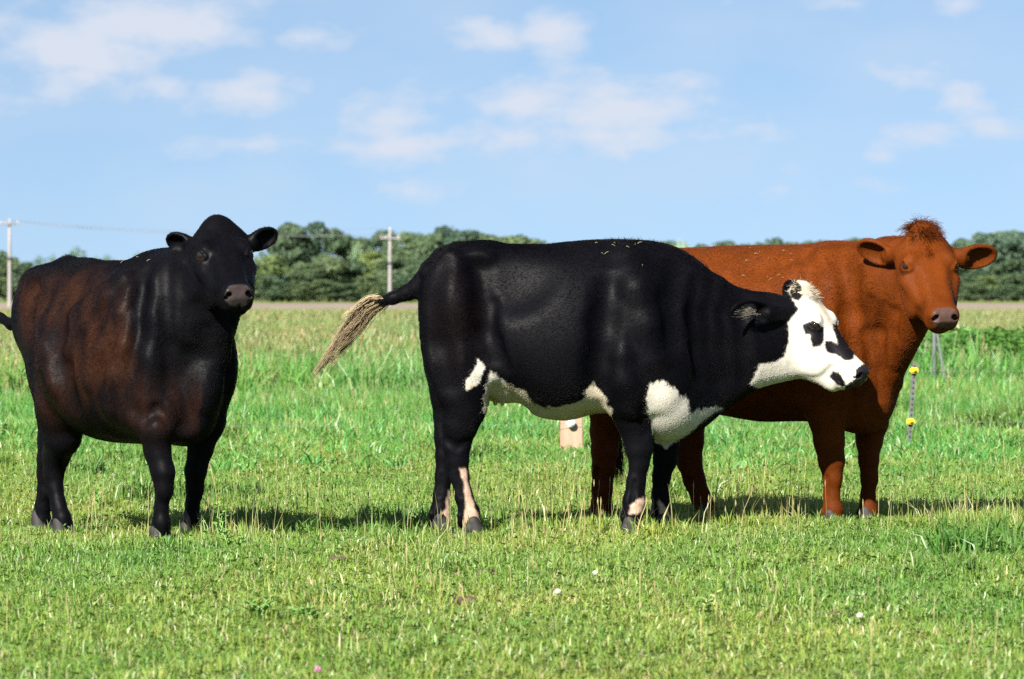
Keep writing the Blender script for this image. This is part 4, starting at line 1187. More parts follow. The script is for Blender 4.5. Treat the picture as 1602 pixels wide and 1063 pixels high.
# ---- the black one with rusty flanks, turned towards the camera
def cow_black():
    th = math.radians(54); fr = CowFrame(180, 19.65, th); P = fr.P; U = fr.U
    root = empty('cow', (fr.O[0], fr.O[1], 0), 'black cow with rusty brown flanks facing the camera at the left', 'cow', 'cows standing in the pasture')
    s = Sculpt(); lat = fr.l
    st = [(-.70, 1.02, .88, .04, 0), (-.675, 1.13, .80, .11, 0), (-.63, 1.205, .78, .185, -.05), (-.53, 1.248, .74, .215, -.04), (-.42, 1.274, .65, .232, .02), (-.28, 1.278, .55, .27, .08), (-.1, 1.262, .465, .33, .16), (.1, 1.262, .437, .355, .2), (.25, 1.275, .437, .335, .2),
          (.38, 1.298, .45, .29, .2), (.5, 1.295, .45, .245, .2), (.6, 1.22, .47, .205, .2), (.68, 1.10, .53, .15, .2), (.735, .96, .64, .06, .2)]
    s.loft(fr.O, fr.M, st, egg=0.2, ex=2.1)
    px = lambda n: n/FPX*19.4
    for g in (-1, 1):
        s.ell(U(-.45, g*.115, .90), (.125, .07, .29), fr.M, .06)             # haunch
        s.ell(U(-.36, g*.140, .68), (.09, .045, .17), fr.M, .06)
        s.ell(put(s, -.40, g, 1.19, fr, -.025), (.06, .04, .04), fr.M, .05)   # hook bone
        s.ell(U(-.645, g*.10, 1.08), (.05, .045, .06), fr.M, .04)             # pin bone
        s.ell(U(.42, g*.215, .90), (.16, .07, .29), fr.M, .12)               # shoulder
        s.ell(U(.53, g*.205, .78), (.12, .075, .17), fr.M, .08)
        s.ell(U(.38, g*.20, .66), (.13, .065, .13), fr.M, .06)
        s.ell(put(s, -.25, g, 1.09, fr, .022), (.085, .045, .10), fr.M, .05, True)       # hollow before the hip
        s.cone(U(.17, g*.385, 1.0), U(.16, g*.43, .66), .035, .05, .07, None, True)
        for i in range(4):                                                  # ribs
            x = -.20+i*.085
            s.cone(put(s, x+.04, g, 1.05, fr, -.012), put(s, x-.03, g, .78, fr, -.012), .016, .016, .035)
    s.cone(U(-.42, 0, 1.255), U(-.60, 0, 1.175), .03, .03, .05)
    s.ell(U(.62, 0, .57), (.14, .13, .13), fr.M, .07)                       # brisket
    for g in (-1, 1):
        s.ell(U(-.52, g*.10, 1.16), (.11, .075, .072), fr.M, .05)            # rump
        s.chain([put(s, .40, g, 1.12, fr, .012), put(s, .47, g, .95, fr, .012), put(s, .50, g, .80, fr, .015)], [.03, .035, .03], .05) if False else None
    # neck, rising to the head
    hp = at(340, 362, 19.06)
    nk = [U(.42, 0, .98), U(.56, .0, 1.03), (U(.56, 0, 1.03)*.5+hp*.5)+np.array([0, 0, -.055]), hp+np.array([0.01, .10, -.13])]
    s.chain(nk, [.30, .27, .20, .135], .06, .08, (lat, 1.35))
    s.cone(U(.36, 0, 1.205), hp+np.array([-.02, .14, -.09]), .06, .06, .07)   # crest
    s.cone(U(.68, 0, .66), hp+np.array([.035, .05, -.33]), .10, .08, .07, (lat, 1.2))   # throat and dewlap
    # legs
    fl = (lat, 1.2)
    nf = [U(.40, -.17, .66)]; 
    nfp = [(243, 672, 29), (246, 705, 23), (255, 740, 20.5), (255, 765, 14), (252, 795, 12), (252, 818, 15), (251, 836, 14)]
    P1, R1 = fr.limb(nfp, [-.17, -.16]+[-.15]*5)
    s.chain([U(.42, -.19, .68)]+P1, [.11]+R1, .02, .09, fl)
    ffp = [(322, 660, 33), (314, 700, 22), (306, 738, 18.5), (303, 765, 13), (301, 790, 12), (299, 815, 14.5), (299, 834, 13.5)]
    P2, R2 = fr.limb(ffp, [.19, .17]+[.15]*5)
    s.chain([U(.44, .19, .68)]+P2, [.11]+R2, .02, .06, fl)
    nhp = [(96, 640, 46), (97, 680, 34), (88, 712, 24), (84, 738, 18), (86, 765, 14), (91, 790, 13.5), (97, 812, 15.5), (99, 828, 14.5)]
    P3, R3 = fr.limb(nhp, [-.17, -.16]+[-.13]*6)
    s.chain([U(-.40, -.115, .76)]+P3, [.10]+R3, .02, .06, fl)
    fhp = [(92, 650, 38), (84, 690, 28), (76, 720, 20), (72, 742, 15.5), (70, 770, 13), (66, 795, 13.5), (64, 815, 16), (65, 829, 14.5)]
    P4, R4 = fr.limb(fhp, [.12, .11]+[.09]*6)
    s.chain([U(-.42, .11, .76)]+P4, [.10]+R4, .02, .06, fl)
    s.cone(P(66, 716, .09), P(67, 735, .09), px(8), px(6), .02)
    for a_, b_, c_ in ((P1, R1, 1), (P2, R2, 1), (P3, R3, 0), (P4, R4, 0)): leg_detail(s, a_, b_, fr, c_)
    # tail, swung out behind
    tl = [U(-.60, 0, 1.17), U(-.68, 0, 1.07), U(-.71, .0, .97), P(18, 508, .0), P(2, 498, -.0), P(-14, 486, -.0), P(-40, 478, 0)]
    s.chain(tl, [.034, .034, .03, .024, .02, .018, .015], .02, .03)
    # head
    H = HeadFrame(at(342, 357, 19.04), (.235, -.79, -.555), (.08, -.555, .80), .98)
    head(s, H, 1.03, .9)
    for g in (-1, 1): s.cone(H.p(-.02, g*.045, -.03), H.p(.05, g*.105, -.06), .03, .035, .05)
    ear(s, at(304, 385, 19.06), at(261, 375, 19.10), (-.25, -.50, 1), .102, .024, H.p(.06, -.105, -.075))
    ear(s, at(388, 383, 19.03), at(433, 365, 19.08), (0, -.40, 1), .102, .024, H.p(.06, .105, -.075))
    y0, y1 = 18.4, 20.5
    s.dent(76, 427, (.05, .035), -.014, .05, y0, y1)                                      # hook bone
    s.crease([(74, 440), (68, 490), (70, 545), (82, 600)], .04, -.012, .06, y0, y1)       # edge of the thigh
    s.crease([(96, 470), (92, 520), (98, 575), (112, 630)], .05, .016, .06, y0, y1)       # before the thigh
    s.dent(122, 455, (.07, .075), .022, .08, y0, y1)                                      # hollow of the flank
    s.crease([(58, 450), (48, 500), (52, 560)], .04, .009, .05, y0, y1)
    s.crease([(196, 430), (168, 462), (134, 505), (108, 552)], .03, -.008, .05, y0, y1)   # last ribs
    s.crease([(210, 452), (186, 490), (158, 545), (140, 600)], .03, -.007, .05, y0, y1)
    s.crease([(214, 500), (196, 540), (178, 590), (170, 640)], .03, -.006, .05, y0, y1)
    s.crease([(230, 424), (226, 460), (221, 510), (214, 570), (209, 640)], .04, .013, .055, y0, y1)   # fold where shoulder meets ribs
    s.crease([(244, 440), (240, 500), (236, 560), (236, 620)], .05, -.010, .06, y0, y1)   # shoulder blade
    s.crease([(262, 420), (262, 480), (268, 540), (276, 590)], .035, .006, .05, y0, y1)   # folds of the neck
    s.crease([(284, 430), (290, 490), (298, 545)], .032, .005, .05, y0, y1)
    s.crease([(308, 480), (318, 520), (326, 560)], .03, .006, .05, y0, y1)
    s.crease([(300, 560), (300, 610), (292, 660)], .05, .016, .06, y0, y1)                # between the breast muscles
    s.dent(330, 610, (.07, .09), -.014, .07, y0, y1); s.dent(268, 640, (.05, .07), -.010, .06, y0, y1)
    s.crease([(228, 660), (246, 640), (262, 660)], .02, .005, .03, y0, y1)
    s.crease([(340, 495), (350, 520), (356, 560)], .03, -.008, .04, y0, y1)
    mat = coat_material('coat_rusty_black', .5, .05, .0)
    def paint(V):
        q = (V-fr.O)@fr.M.T; u, v, z = q[:, 0], q[:, 1], q[:, 2]
        n1 = vnoise(V, 4, 21); n2 = vnoise(V*np.array([1, 1, .35]), 22, 22); n3 = vnoise(V, 60, 23)
        qp = to_px(V); edge = 224-.09*np.clip(qp[:, 1]-450, 0, 300)+7*n2+5*n1
        rust = np.clip((edge-qp[:, 0])/16, 0, 1)*(u < .62)*np.clip((1.235-z+.05*n1)/.14, 0, 1)*np.clip((z-.45)/.25, 0, 1)*np.clip(.75+.35*vnoise(V*np.array([1, 1, .5]), 7, 24), 0, 1)
        rust = np.maximum(rust, .7*np.exp(-((z-.62)/.12)**2)*(u > .2)*(qp[:, 0] < 312+8*n2))
        rust = rust*np.clip((qp[:, 0]-24)/8, 0, 1)
        rust = np.clip(rust*(.62+.5*n1+.55*n2), 0, 1)
        blk = np.array([.0021, .0020, .0029]); br = np.array([.0225, .0085, .0045])
        col = blk+(br-blk)*rust[:, None]
        col = col*(1+.2*n3[:, None])
        Q = (V-H.O)@H.M.T/H.s
        hd = (Q[:, 0] > -.02) & (np.abs(Q[:, 1]) < .2) & (Q[:, 2] > -.30) & (z > .95)
        nz = hd*nose_pad(Q)
        col = col*(1-nz[:, None])+np.array([.030, .023, .022])*(1+.35*n3[:, None])*nz[:, None]
        rim = hd & (((Q[:, 0]-EYE_F)/.036)**2+((np.abs(Q[:, 1])-.115)/.05)**2+((Q[:, 2]+.032)/.026)**2 < 1)
        col = np.where(rim[:, None], np.array([.0075, .0050, .0040]), col)
        return col, np.maximum(.95*nz, np.where(hd, .25, 0.0))
    lo = np.array([at(-30, 0, 20.2)[0], 18.45, -.06]); hi = np.array([at(450, 0, 19.2)[0], 20.65, 1.52])
    finish_cow(root, s, lo, hi, VOX, mat, paint)
    add_eyes(root, H, M_EYE, 1.03)
    add_hooves(root, fr, [P1[-1], P2[-1], P3[-1], P4[-1]], M_HOOF, th)
    return root, fr, H

# ---- the red one behind
def cow_red():
    th = math.radians(28); fr = CowFrame(1170, 20.98, th); P = fr.P; U = fr.U
    root = empty('cow', (fr.O[0], fr.O[1], 0), 'red brown cow with shaggy topknot looking at the camera behind the white face', 'cow', 'cows standing in the pasture')
    s = Sculpt(); lat = fr.l
    st = [(-.86, 1.03, .86, .04), (-.825, 1.15, .74, .12), (-.76, 1.25, .66, .18), (-.65, 1.31, .62, .23), (-.5, 1.335, .59, .262), (-.3, 1.338, .55, .31), (-.1, 1.345, .52, .345), (.1, 1.348, .495, .35), (.3, 1.35, .50, .33),
          (.45, 1.352, .49, .29), (.57, 1.348, .465, .25), (.66, 1.28, .46, .205), (.725, 1.16, .53, .15), (.785, 1.0, .66, .06)]
    s.loft(fr.O, fr.M, st, egg=0.16, ex=2.15)
    px = lambda n: n/FPX*21.0
    for g in (-1, 1):
        s.ell(U(-.60, g*.165, .90), (.17, .09, .33), fr.M, .07)
        s.ell(U(-.48, g*.185, .70), (.12, .055, .19), fr.M, .06)
        s.ell(put(s, -.44, g, 1.25, fr, -.025), (.06, .04, .04), fr.M, .05)
        s.ell(U(.44, g*.205, .96), (.16, .07, .30), fr.M, .12)
        s.ell(U(.57, g*.19, .80), (.12, .07, .16), fr.M, .08)
        s.ell(U(.46, g*.20, .70), (.13, .065, .13), fr.M, .06)
        s.ell(put(s, -.28, g, 1.15, fr, .022), (.085, .045, .10), fr.M, .05, True)
        s.cone(U(.20, g*.385, 1.05), U(.20, g*.43, .70), .035, .05, .07, None, True)
    s.ell(U(.60, 0, .585), (.14, .13, .13), fr.M, .07)
    hp = at(1448, 370, 20.24)
    nk = [U(.48, 0, 1.03), U(.60, .0, 1.05), (U(.60, 0, 1.06)*.5+hp*.5)+np.array([0, 0, -.05]), hp+np.array([-.03, .11, -.14])]
    s.chain(nk, [.30, .27, .20, .14], .06, .08, (lat, 1.35))
    s.cone(U(.45, 0, 1.28), hp+np.array([-.05, .13, -.09]), .055, .06, .07)
    s.cone(U(.68, 0, .70), hp+np.array([-.03, .06, -.36]), .105, .08, .07, (lat, 1.2))
    fl = (lat, 1.2)
    nfp = [(1294, 655, 29), (1297, 690, 24), (1301, 722, 20.5), (1301, 748, 13.5), (1301, 775, 12.5), (1303, 798, 15), (1304, 811, 14)]
    P1, R1 = fr.limb(nfp, [-.17, -.16]+[-.15]*5)
    s.chain([U(.46, -.19, .72)]+P1, [.11]+R1, .02, .06, fl)
    ffp = [(1362, 660, 28), (1360, 690, 20.5), (1359, 722, 15.5), (1358, 748, 11), (1358, 775, 11), (1358, 798, 14), (1359, 811, 13)]
    P2, R2 = fr.limb(ffp, [.18, .16]+[.14]*5)
    s.chain([U(.52, .18, .72)]+P2, [.11]+R2, .02, .06, fl)
    nhp = [(965, 600, 46), (955, 640, 34), (948, 675, 25), (946, 705, 21), (944, 735, 18), (942, 765, 16), (941, 795, 17), (942, 809, 15.5)]
    P3, R3 = fr.limb(nhp, [-.17, -.16]+[-.14]*6)
    s.chain([U(-.58, -.16, .78)]+P3, [.15]+R3, .02, .06, fl)
    fhp = [(1055, 600, 40), (1076, 650, 30), (1078, 690, 23), (1078, 720, 20), (1086, 750, 17), (1097, 780, 15.5), (1105, 800, 16), (1108, 809, 15)]
    P4, R4 = fr.limb(fhp, [.16, .15]+[.13]*6)
    s.chain([U(-.54, .15, .78)]+P4, [.15]+R4, .02, .06, fl)
    for a_, b_, c_ in ((P1, R1, 1), (P2, R2, 1), (P3, R3, 0), (P4, R4, 0)): leg_detail(s, a_, b_, fr, c_)
    tl = [U(-.78, 0, 1.27), U(-.87, 0, 1.15), U(-.885, .0, .98), U(-.86, 0, .80), P(962, 690, .02)]
    s.chain(tl, [.034, .034, .028, .022, .016], .02, .03)
    H = HeadFrame(at(1446, 369, 20.22), (.140, -.655, -.72), (.13, -.72, .66), 1.0)
    head(s, H, 1.13)
    ear(s, at(1402, 407, 20.28), at(1342, 383, 20.32), (-.3, -.55, 1), .130, .026, H.p(.05, -.11, -.07))
    ear(s, at(1494, 405, 20.24), at(1558, 399, 20.30), (0, -.50, 1), .126, .026, H.p(.05, .11, -.07))
    y0, y1 = 19.6, 22.0
    s.crease([(1262, 400), (1272, 425), (1262, 470), (1262, 520), (1275, 570)], .045, .013, .06, y0, y1)  # behind the shoulder blade
    s.crease([(1292, 398), (1300, 450), (1306, 520), (1312, 580)], .05, -.012, .07, y0, y1)
    s.crease([(1338, 430), (1330, 490), (1332, 550), (1345, 610)], .04, .010, .05, y0, y1)  # before the shoulder
    for a in range(3): s.crease([(1362+a*20, 470+a*10), (1358+a*20, 520), (1366+a*18, 580), (1376+a*12, 620)], .025, .007, .035, y0, y1)
    s.crease([(1405, 540), (1396, 590), (1388, 640)], .03, -.008, .04, y0, y1)
    s.crease([(1322, 640), (1330, 610), (1340, 590)], .03, .008, .04, y0, y1)
    s.dent(1180, 420, (.09, .06), .010, .09, y0, y1)
    mat = coat_material('coat_red', .6, .05, .0)
    def paint(V):
        q = (V-fr.O)@fr.M.T; u, v, z = q[:, 0], q[:, 1], q[:, 2]
        n1 = vnoise(V, 4, 31)[:, None]; n2 = vnoise(V*np.array([1, 1, .35]), 25, 32)[:, None]; n3 = vnoise(V, 70, 33)[:, None]
        col = np.array([.083, .0182, .0020])*(1+.14*n1+.12*n2)
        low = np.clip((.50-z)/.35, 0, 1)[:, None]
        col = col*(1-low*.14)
        Q = (V-H.O)@H.M.T/H.s
        hd = (Q[:, 0] > -.02) & (np.abs(Q[:, 1]) < .2) & (Q[:, 2] > -.30) & (z > .95)
        nz = hd*nose_pad(Q)
        col = col*(1-nz[:, None])+np.array([.066, .038, .031])*(1+.35*n3)*nz[:, None]
        eye = hd & (((Q[:, 0]-EYE_F)/.04)**2+((np.abs(Q[:, 1])-.12)/.06)**2+((Q[:, 2]+.046)/.028)**2 < 1)
        col = np.where(eye[:, None], col*.55, col)
        return col, .95*nz
    lo = np.array([at(880, 0, 21.6)[0], 19.75, -.06]); hi = np.array([at(1580, 0, 20.6)[0], 22.1, 1.55])
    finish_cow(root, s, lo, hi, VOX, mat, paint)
    add_eyes(root, H, M_EYE, 1.13)
    add_hooves(root, fr, [P1[-1], P2[-1], P3[-1], P4[-1]], M_HOOF, th)
    return root, fr, H

BW, BW_F, BW_H, BW_TAIL = cow_white_face()
BK, BK_F, BK_H = cow_black()
RD, RD_F, RD_H = cow_red()
# ------------------------------------------------------------------ fur, tufts and tail hair
def hair_material(name, mult=1.0):
    t = NT(name)
    a = t.n('ShaderNodeAttribute', attribute_name='coat')
    d = t.n('ShaderNodeBsdfPrincipled')
    hi = t.n('ShaderNodeHairInfo')
    c = t.mix(1.0, a.outputs['Color'], t.mix(hi.outputs['Random'], (.80*mult,)*3, (1.2*mult,)*3), 'MULTIPLY')
    t.l(c, d.inputs['Base Color']); d.inputs['Roughness'].default_value = .45
    d.inputs['Specular IOR Level'].default_value = .07
    t.surf(d.outputs[0]); return t.m

def curves_data(name, P, rad, col, mat):
    """P (n, k, 3) strands, rad (n,) or (n,k), col (n, 3)"""
    n, k = P.shape[:2]
    hc = bpy.data.hair_curves.new(name)
    hc.add_curves([k]*n)
    hc.points.foreach_set('position', P.astype(np.float32).ravel())
    taper = np.linspace(1, .25, k)[None]
    r = (np.asarray(rad).reshape(-1, 1)*taper if np.ndim(rad) else np.full((n, k), rad)*taper)
    hc.points.foreach_set('radius', np.broadcast_to(r, (n, k)).astype(np.float32).ravel())
    a = hc.attributes.new('coat', 'FLOAT_COLOR', 'CURVE')
    a.data.foreach_set('color', np.concatenate([col, np.ones((n, 1))], 1).astype(np.float32).ravel())
    hc.materials.append(mat); return hc

def wear(body, hc, name='coat'):
    o = bpy.data.objects.new(name, hc); COL.objects.link(o); o.parent = body; return o

M_HAIR = hair_material('coat_hair')
def grow_fur(entry, n, fr, H, length, rng):
    body, V, F, col, paint = entry
    T = np.concatenate([F[:, [0, 1, 2]], F[:, [0, 2, 3]]])
    a, b, c = V[T[:, 0]], V[T[:, 1]], V[T[:, 2]]
    cr = np.cross(b-a, c-a); ar = np.linalg.norm(cr, axis=1)
    N = np.zeros_like(V)
    for k in range(3): np.add.at(N, T[:, k], cr)
    N /= np.linalg.norm(N, axis=1)[:, None]+1e-12
    pick = rng.choice(len(T), n, p=ar/ar.sum())
    u, v = rng.random(n), rng.random(n); f = u+v > 1; u[f] = 1-u[f]; v[f] = 1-v[f]
    t = T[pick]; w = np.stack([1-u-v, u, v], 1)[:, :, None]
    P = (V[t]*w).sum(1); Nn = (N[t]*w).sum(1); Nn /= np.linalg.norm(Nn, axis=1)[:, None]
    C = paint(P+rng.normal(0, .0045, (n, 3)))[0]             # hairs of both colours mingle at the edges
    # lie of the coat: backwards and down on the trunk, down the legs, down the face
    q = (P-fr.O)@fr.M.T
    back = np.outer(-np.ones(n), fr.h); down = np.array([0, 0, -1.0])
    wd = np.clip(1.2-q[:, 2], .25, 1.4)[:, None]
    D = back*.8+down*wd
    legs = np.clip((.55-q[:, 2])/.15, 0, 1)[:, None]; D = D*(1-legs)+down*legs
    Q = (P-H.O)@H.M.T/H.s
    hd = ((np.abs(Q[:, 1]) < .17) & (Q[:, 2] > -.27) & (Q[:, 0] < .55) & (Q[:, 0] > -.10))[:, None]
    wl = np.tanh((Q[:, 0:1]-.075+.03*vnoise(P, 14, 56)[:, None])/.055); fd = wl*H.F*.9+np.tanh(Q[:, 1:2]/.02)*H.R*(.25+.6*(1-np.abs(wl)))-H.N*.25
    D = np.where(hd, fd, D)
    swirl = np.stack([vnoise(P, 7, 51), vnoise(P, 7, 52), vnoise(P, 7, 53)], 1)*.35
    D = D+swirl+rng.normal(0, .10, (n, 3))
    D -= (D*Nn).sum(1)[:, None]*Nn; D /= np.linalg.norm(D, axis=1)[:, None]+1e-9
    L = length*(.6+.8*rng.random(n))*(1+.12*vnoise(P, 12, 54))
    L = np.where(hd[:, 0], L*.55, L)*np.where(Q[:, 0] > .42, np.where(hd[:, 0], .25, 1), 1)
    L = L*(1-.55*legs[:, 0])
    for g in (-1, 1):
        de = np.linalg.norm(P-H.p(EYE_F, g*.11, -.030), axis=1)
        L = L*np.clip((de-.030)/.03, .0, 1)
    earz = hd[:, 0] < .5
    far = (np.abs(Q[:, 1]) > .12) & (Q[:, 0] < .2) & (Q[:, 2] > -.25) & (np.abs(Q[:, 1]) < .4) & (q[:, 2] > 1.05)
    L = np.where(far & earz & (np.linalg.norm(P-H.p(.06, 0, -.08), axis=1) < .36), L*.6, L)
    white = np.clip((C[:, 0]-.15)/.2, 0, 1); L = L*(1-.40*white)*np.where((white > .5) & (rng.random(n) < .45), .04, 1)
    lift = (.09+.10*rng.random(n))*(1-.45*white)
    top = np.clip((Nn[:, 2]-.75)/.2, 0, 1)*(q[:, 2] > 1.1); L = L*(1+.5*top); lift = lift*(1+.4*top)
    p1 = P+(D*.5+Nn*lift[:, None]*.75)*L[:, None]; p2 = P+(D*1.0+Nn*lift[:, None])*L[:, None]
    S3 = np.stack([P-Nn*.002, p1, p2], 1)-np.array(body.parent.location)
    C = C*(.88+.24*np.clip(.5+.5*vnoise(P*np.array([1, 1, .4]), 30, 55), 0, 1))[:, None]
    wear(body, curves_data('coat', S3, .00055, C, M_HAIR))

rngf = np.random.default_rng(77)
grow_fur(FUR[0], 190000, BW_F, BW_H, .0125, rngf)
grow_fur(FUR[1], 170000, BK_F, BK_H, .013, rngf)
grow_fur(FUR[2], 160000, RD_F, RD_H, .0125, rngf)

def tuft(name, parent, roots, dirs, lens, cols, rad, rng, clumps=12, droop=.35, k=6, curl=.25, mat=None):
    """longer hair in loose locks"""
    n = len(roots); lock = rng.integers(0, clumps, n); lo = rng.normal(0, 1, (clumps, 3))*curl
    t = np.linspace(0, 1, k)
    L = lens[:, None]
    d = dirs+lo[lock]; d /= np.linalg.norm(d, axis=1)[:, None]
    d2 = d+rng.normal(0, .12, (n, 3))
    ph = rng.random(n)*6.28
    P = np.zeros((n, k, 3)); P[:, 0] = roots
    for j in range(1, k):
        v = d2+np.array([0, 0, -1])*droop*t[j]*1.8+np.stack([np.sin(ph+lock+t[j]*5), 0*ph, np.cos(ph+lock*2+t[j]*4)], 1)*.12
        v /= np.linalg.norm(v, axis=1)[:, None]
        P[:, j] = P[:, j-1]+v*L/(k-1)
    hc = curves_data(name, P-np.array(parent.location), rad, cols, mat or M_HAIR)
    o = bpy.data.objects.new(name, hc); COL.objects.link(o); o.parent = parent; return o

def head_roots(H, n, rng, f0, f1, rw, n0=.02):
    f = f0+(f1-f0)*rng.random(n); r = np.clip(rng.normal(0, rw, n), -1.7*rw, 1.7*rw)
    nn = n0-.35*np.abs(r)-.25*np.maximum(-f-.03, 0)*2
    return np.array([H.p(a, b, c) for a, b, c in zip(f, r, nn)]), f, r

# shaggy topknot of the red one
n = 1500; R_, f, r = head_roots(RD_H, n, rngf, -.075, .03, .030, .012)
D_ = np.array([0, -.10, .75])+np.outer(r/.035, RD_H.R)*.75+np.outer(np.where(f > -.03, 1, -.3), RD_H.F)*.35
tuft('forelock', RD, R_, D_, .035+.045*rngf.random(n), np.array([.060, .0130, .0015])*(.5+.9*rngf.random((n, 1))), .0011, rngf, 26, .55, 6, .45)
n = 900; R_, f, r = head_roots(RD_H, n, rngf, .0, .13, .045, .012)
tuft('forehead_hair', RD, R_, RD_H.F*.9+np.outer(r/.05, RD_H.R)*.6+RD_H.N*.12, .025+.02*rngf.random(n), np.array([.070, .0140, .0012])*(.5+.9*rngf.random((n, 1))), .0008, rngf, 30, .1, 5, .25)
# short crest of the black one
n = 700; R_, f, r = head_roots(BK_H, n, rngf, -.075, .0, .022, .014)
tuft('forelock', BK, R_, np.array([0, .1, .6])+np.outer(r/.03, BK_H.R)*.7, .012+.022*rngf.random(n), np.array([.006, .005, .0052])*(.5+.9*rngf.random((n, 1))), .0009, rngf, 14, .2, 5, .35)
# pale tuft of the white faced one
n = 1100; R_, f, r = head_roots(BW_H, n, rngf, -.08, .03, .030, .014)
tuft('forelock', BW, R_, np.array([.25, 0, .55])+np.outer(r/.04, BW_H.R)*.6+BW_H.F*.25, .02+.035*rngf.random(n), np.where(rngf.random((n, 1)) < .3, np.array([[.16, .105, .055]]), np.array([[.42, .36, .27]]))*(.6+.6*rngf.random((n, 1))), .0009, rngf, 20, .3, 6, .4)

# bristles standing along the withers and the tail head
def ridge(parent, pts, n, length, col, rng, width=.05):
    pts = np.array(pts); t = rng.random(n)*(len(pts)-1); i = np.minimum(t.astype(int), len(pts)-2); w = (t-i)[:, None]
    p = pts[i]*(1-w)+pts[i+1]*w+rng.normal(0, 1, (n, 3))*np.array([.01, width, .004])
    d = np.array([-.35, 0, .75])+rng.normal(0, .18, (n, 3))
    tuft('mane_hair', parent, p, d, length*(.5+rng.random(n)), col*(.6+.8*rng.random((n, 1))), .0008, rng, 40, .25, 4, .22)
K = np.array([.005, .0045, .0052])
ridge(BW, [BW_F.P(a, b+2, 0) for a, b in ((950, 377), (985, 376), (1020, 380), (1050, 388), (1080, 402), (1105, 420))], 900, .018, K, rngf, .035)
ridge(BW, [BW_F.P(a, b+2, 0) for a, b in ((690, 393), (705, 386), (722, 381))], 260, .016, K, rngf, .03)
ridge(BK, [BK_F.U(u, 0, z-.01) for u, z in ((.18, 1.268), (.28, 1.283), (.38, 1.30), (.5, 1.305))], 600, .020, K, rngf, .03)

# pale switch at the end of the lifted tail
def tail_switch():
    n = 1300; rng = rngf
    line = [(601, 469), (588, 474), (570, 487), (553, 505), (535, 528), (518, 552), (500, 575), (486, 592)]
    L = np.array([BW_F.P(a, b, .05+.46*(i/7)**.8) for i, (a, b) in enumerate(line)])
    k = 12; s = np.linspace(0, 1, k)
    lock = rng.integers(0, 22, n)
    loff = rng.normal(0, 1.15, (22, 2)); lend = .38+.56*rng.random(22)**1.2
    loff[0] = (-.2, 0); lend[0] = 1.0; loff[1] = (1.3, .3); lend[1] = .93; loff[2] = (-.1, .1); lend[2] = .97
    P = np.zeros((n, k, 3))
    own = rng.normal(0, 1, (n, 2)); fly = np.where(rng.random(n) < .12, rng.normal(.4, 1, n), 0); ln = lend[lock]*(.82+.2*rng.random(n)); ph = rng.random(n)*6.28
    short = rng.random(n) < .16; ln = np.where(short, .10+.16*rng.random(n), ln)
    for j in range(k):
        u = s[j]*ln*(len(L)-1)
        i = np.minimum(u.astype(int), len(L)-2); w = (u-i)[:, None]
        c = L[i]*(1-w)+L[i+1]*w
        tan = np.array([-.70, 0, -.71]); nor = np.array([.71, 0, -.70])
        sp = np.sin(np.clip(s[j]*ln*1.15, 0, 1)*math.pi)**.8
        spread = .024*sp+.004; tight = (.007*(1-s[j])+.0035)
        c = c+np.outer(loff[lock, 0]*spread, nor)+np.outer(loff[lock, 1]*spread*.8, [0, 1, 0])+np.outer(own[:, 0]*tight, nor)+np.outer(own[:, 1]*tight, [0, 1, 0])
        c = c+np.outer(np.sin(ph*.25+lock*1.7+s[j]*8)*.011*s[j], nor)+np.outer(fly*s[j]**1.5*.03, nor)+np.outer(own[:, 0]*(s[j]*.004), tan)
        P[:, j] = c
    col = np.where(rng.random((n, 1)) < .18, np.array([[.09, .055, .03]]), np.array([[.42, .325, .205]]))*(.65+.6*rng.random((n, 1)))*(.7+.5*rng.random((22, 1))[lock])
    col = np.where(short[:, None], np.array([[.006, .005, .005]]), col)
    hc = curves_data('tail_switch', P-np.array(BW.location), .0011, col, M_HAIR)
    o = bpy.data.objects.new('tail_switch', hc); COL.objects.link(o); o.parent = BW; o['label'] = 'pale straw coloured tail switch'
tail_switch()
n = 420; c0 = RD_F.P(964, 690, .02)
tuft('tail_switch', RD, c0+rngf.normal(0, 1, (n, 3))*np.array([.012, .02, .03]), np.tile(np.array([.12, 0, -1.0]), (n, 1)), .10+.09*rngf.random(n),
     np.array([.05, .018, .007])*(.5+1.0*rngf.random((n, 1))), .0012, rngf, 9, .3, 6, .10)

# pale hairs in the cup of the near ear
n = 120; c0 = at(1170, 490, 19.845)
tuft('ear_hair', BW, c0+rngf.normal(0, 1, (n, 3))*np.array([.020, .006, .010])+np.array([0, -.004, 0]), np.tile(np.array([-.75, -.15, .15]), (n, 1)), .018+.022*rngf.random(n),
     np.array([.16, .14, .11])*(.4+.9*rngf.random((n, 1))), .0008, rngf, 8, .1, 5, .3)

# ------------------------------------------------------------------ small things lying and growing in the pasture
def straw_bits(name, label, entry, n, cond, rng):
    body, V, F, col, paint = entry
    idx = np.nonzero(cond(V))[0]; pick = rng.choice(idx, n)
    Vs, Fs = [], []
    for i, p in enumerate(V[pick]):
        a = rng.random()*6.283; d = np.array([math.cos(a), -.25*math.sin(a), math.sin(a)*.7]); l = .004+.009*rng.random(); w = .0011
        e = np.array([-d[2], 0, d[0]]); c = p+np.array([0, -.012, .006])
        o = len(Vs); b = c+np.array([0, -.003, .003])
        Vs += [c-d*l-e*w, c-d*l+e*w, b-e*w, b+e*w, c+d*l-e*w*.6, c+d*l+e*w*.6]; Fs += [(o, o+1, o+3, o+2), (o+2, o+3, o+5, o+4)]
    m = plain(name+'_dry', (.17, .16, .075), .8, 0, .5)
    tag(link(name, mesh_from(name, np.array(Vs), Fs, False), None, m), label, None, None, 'stuff')
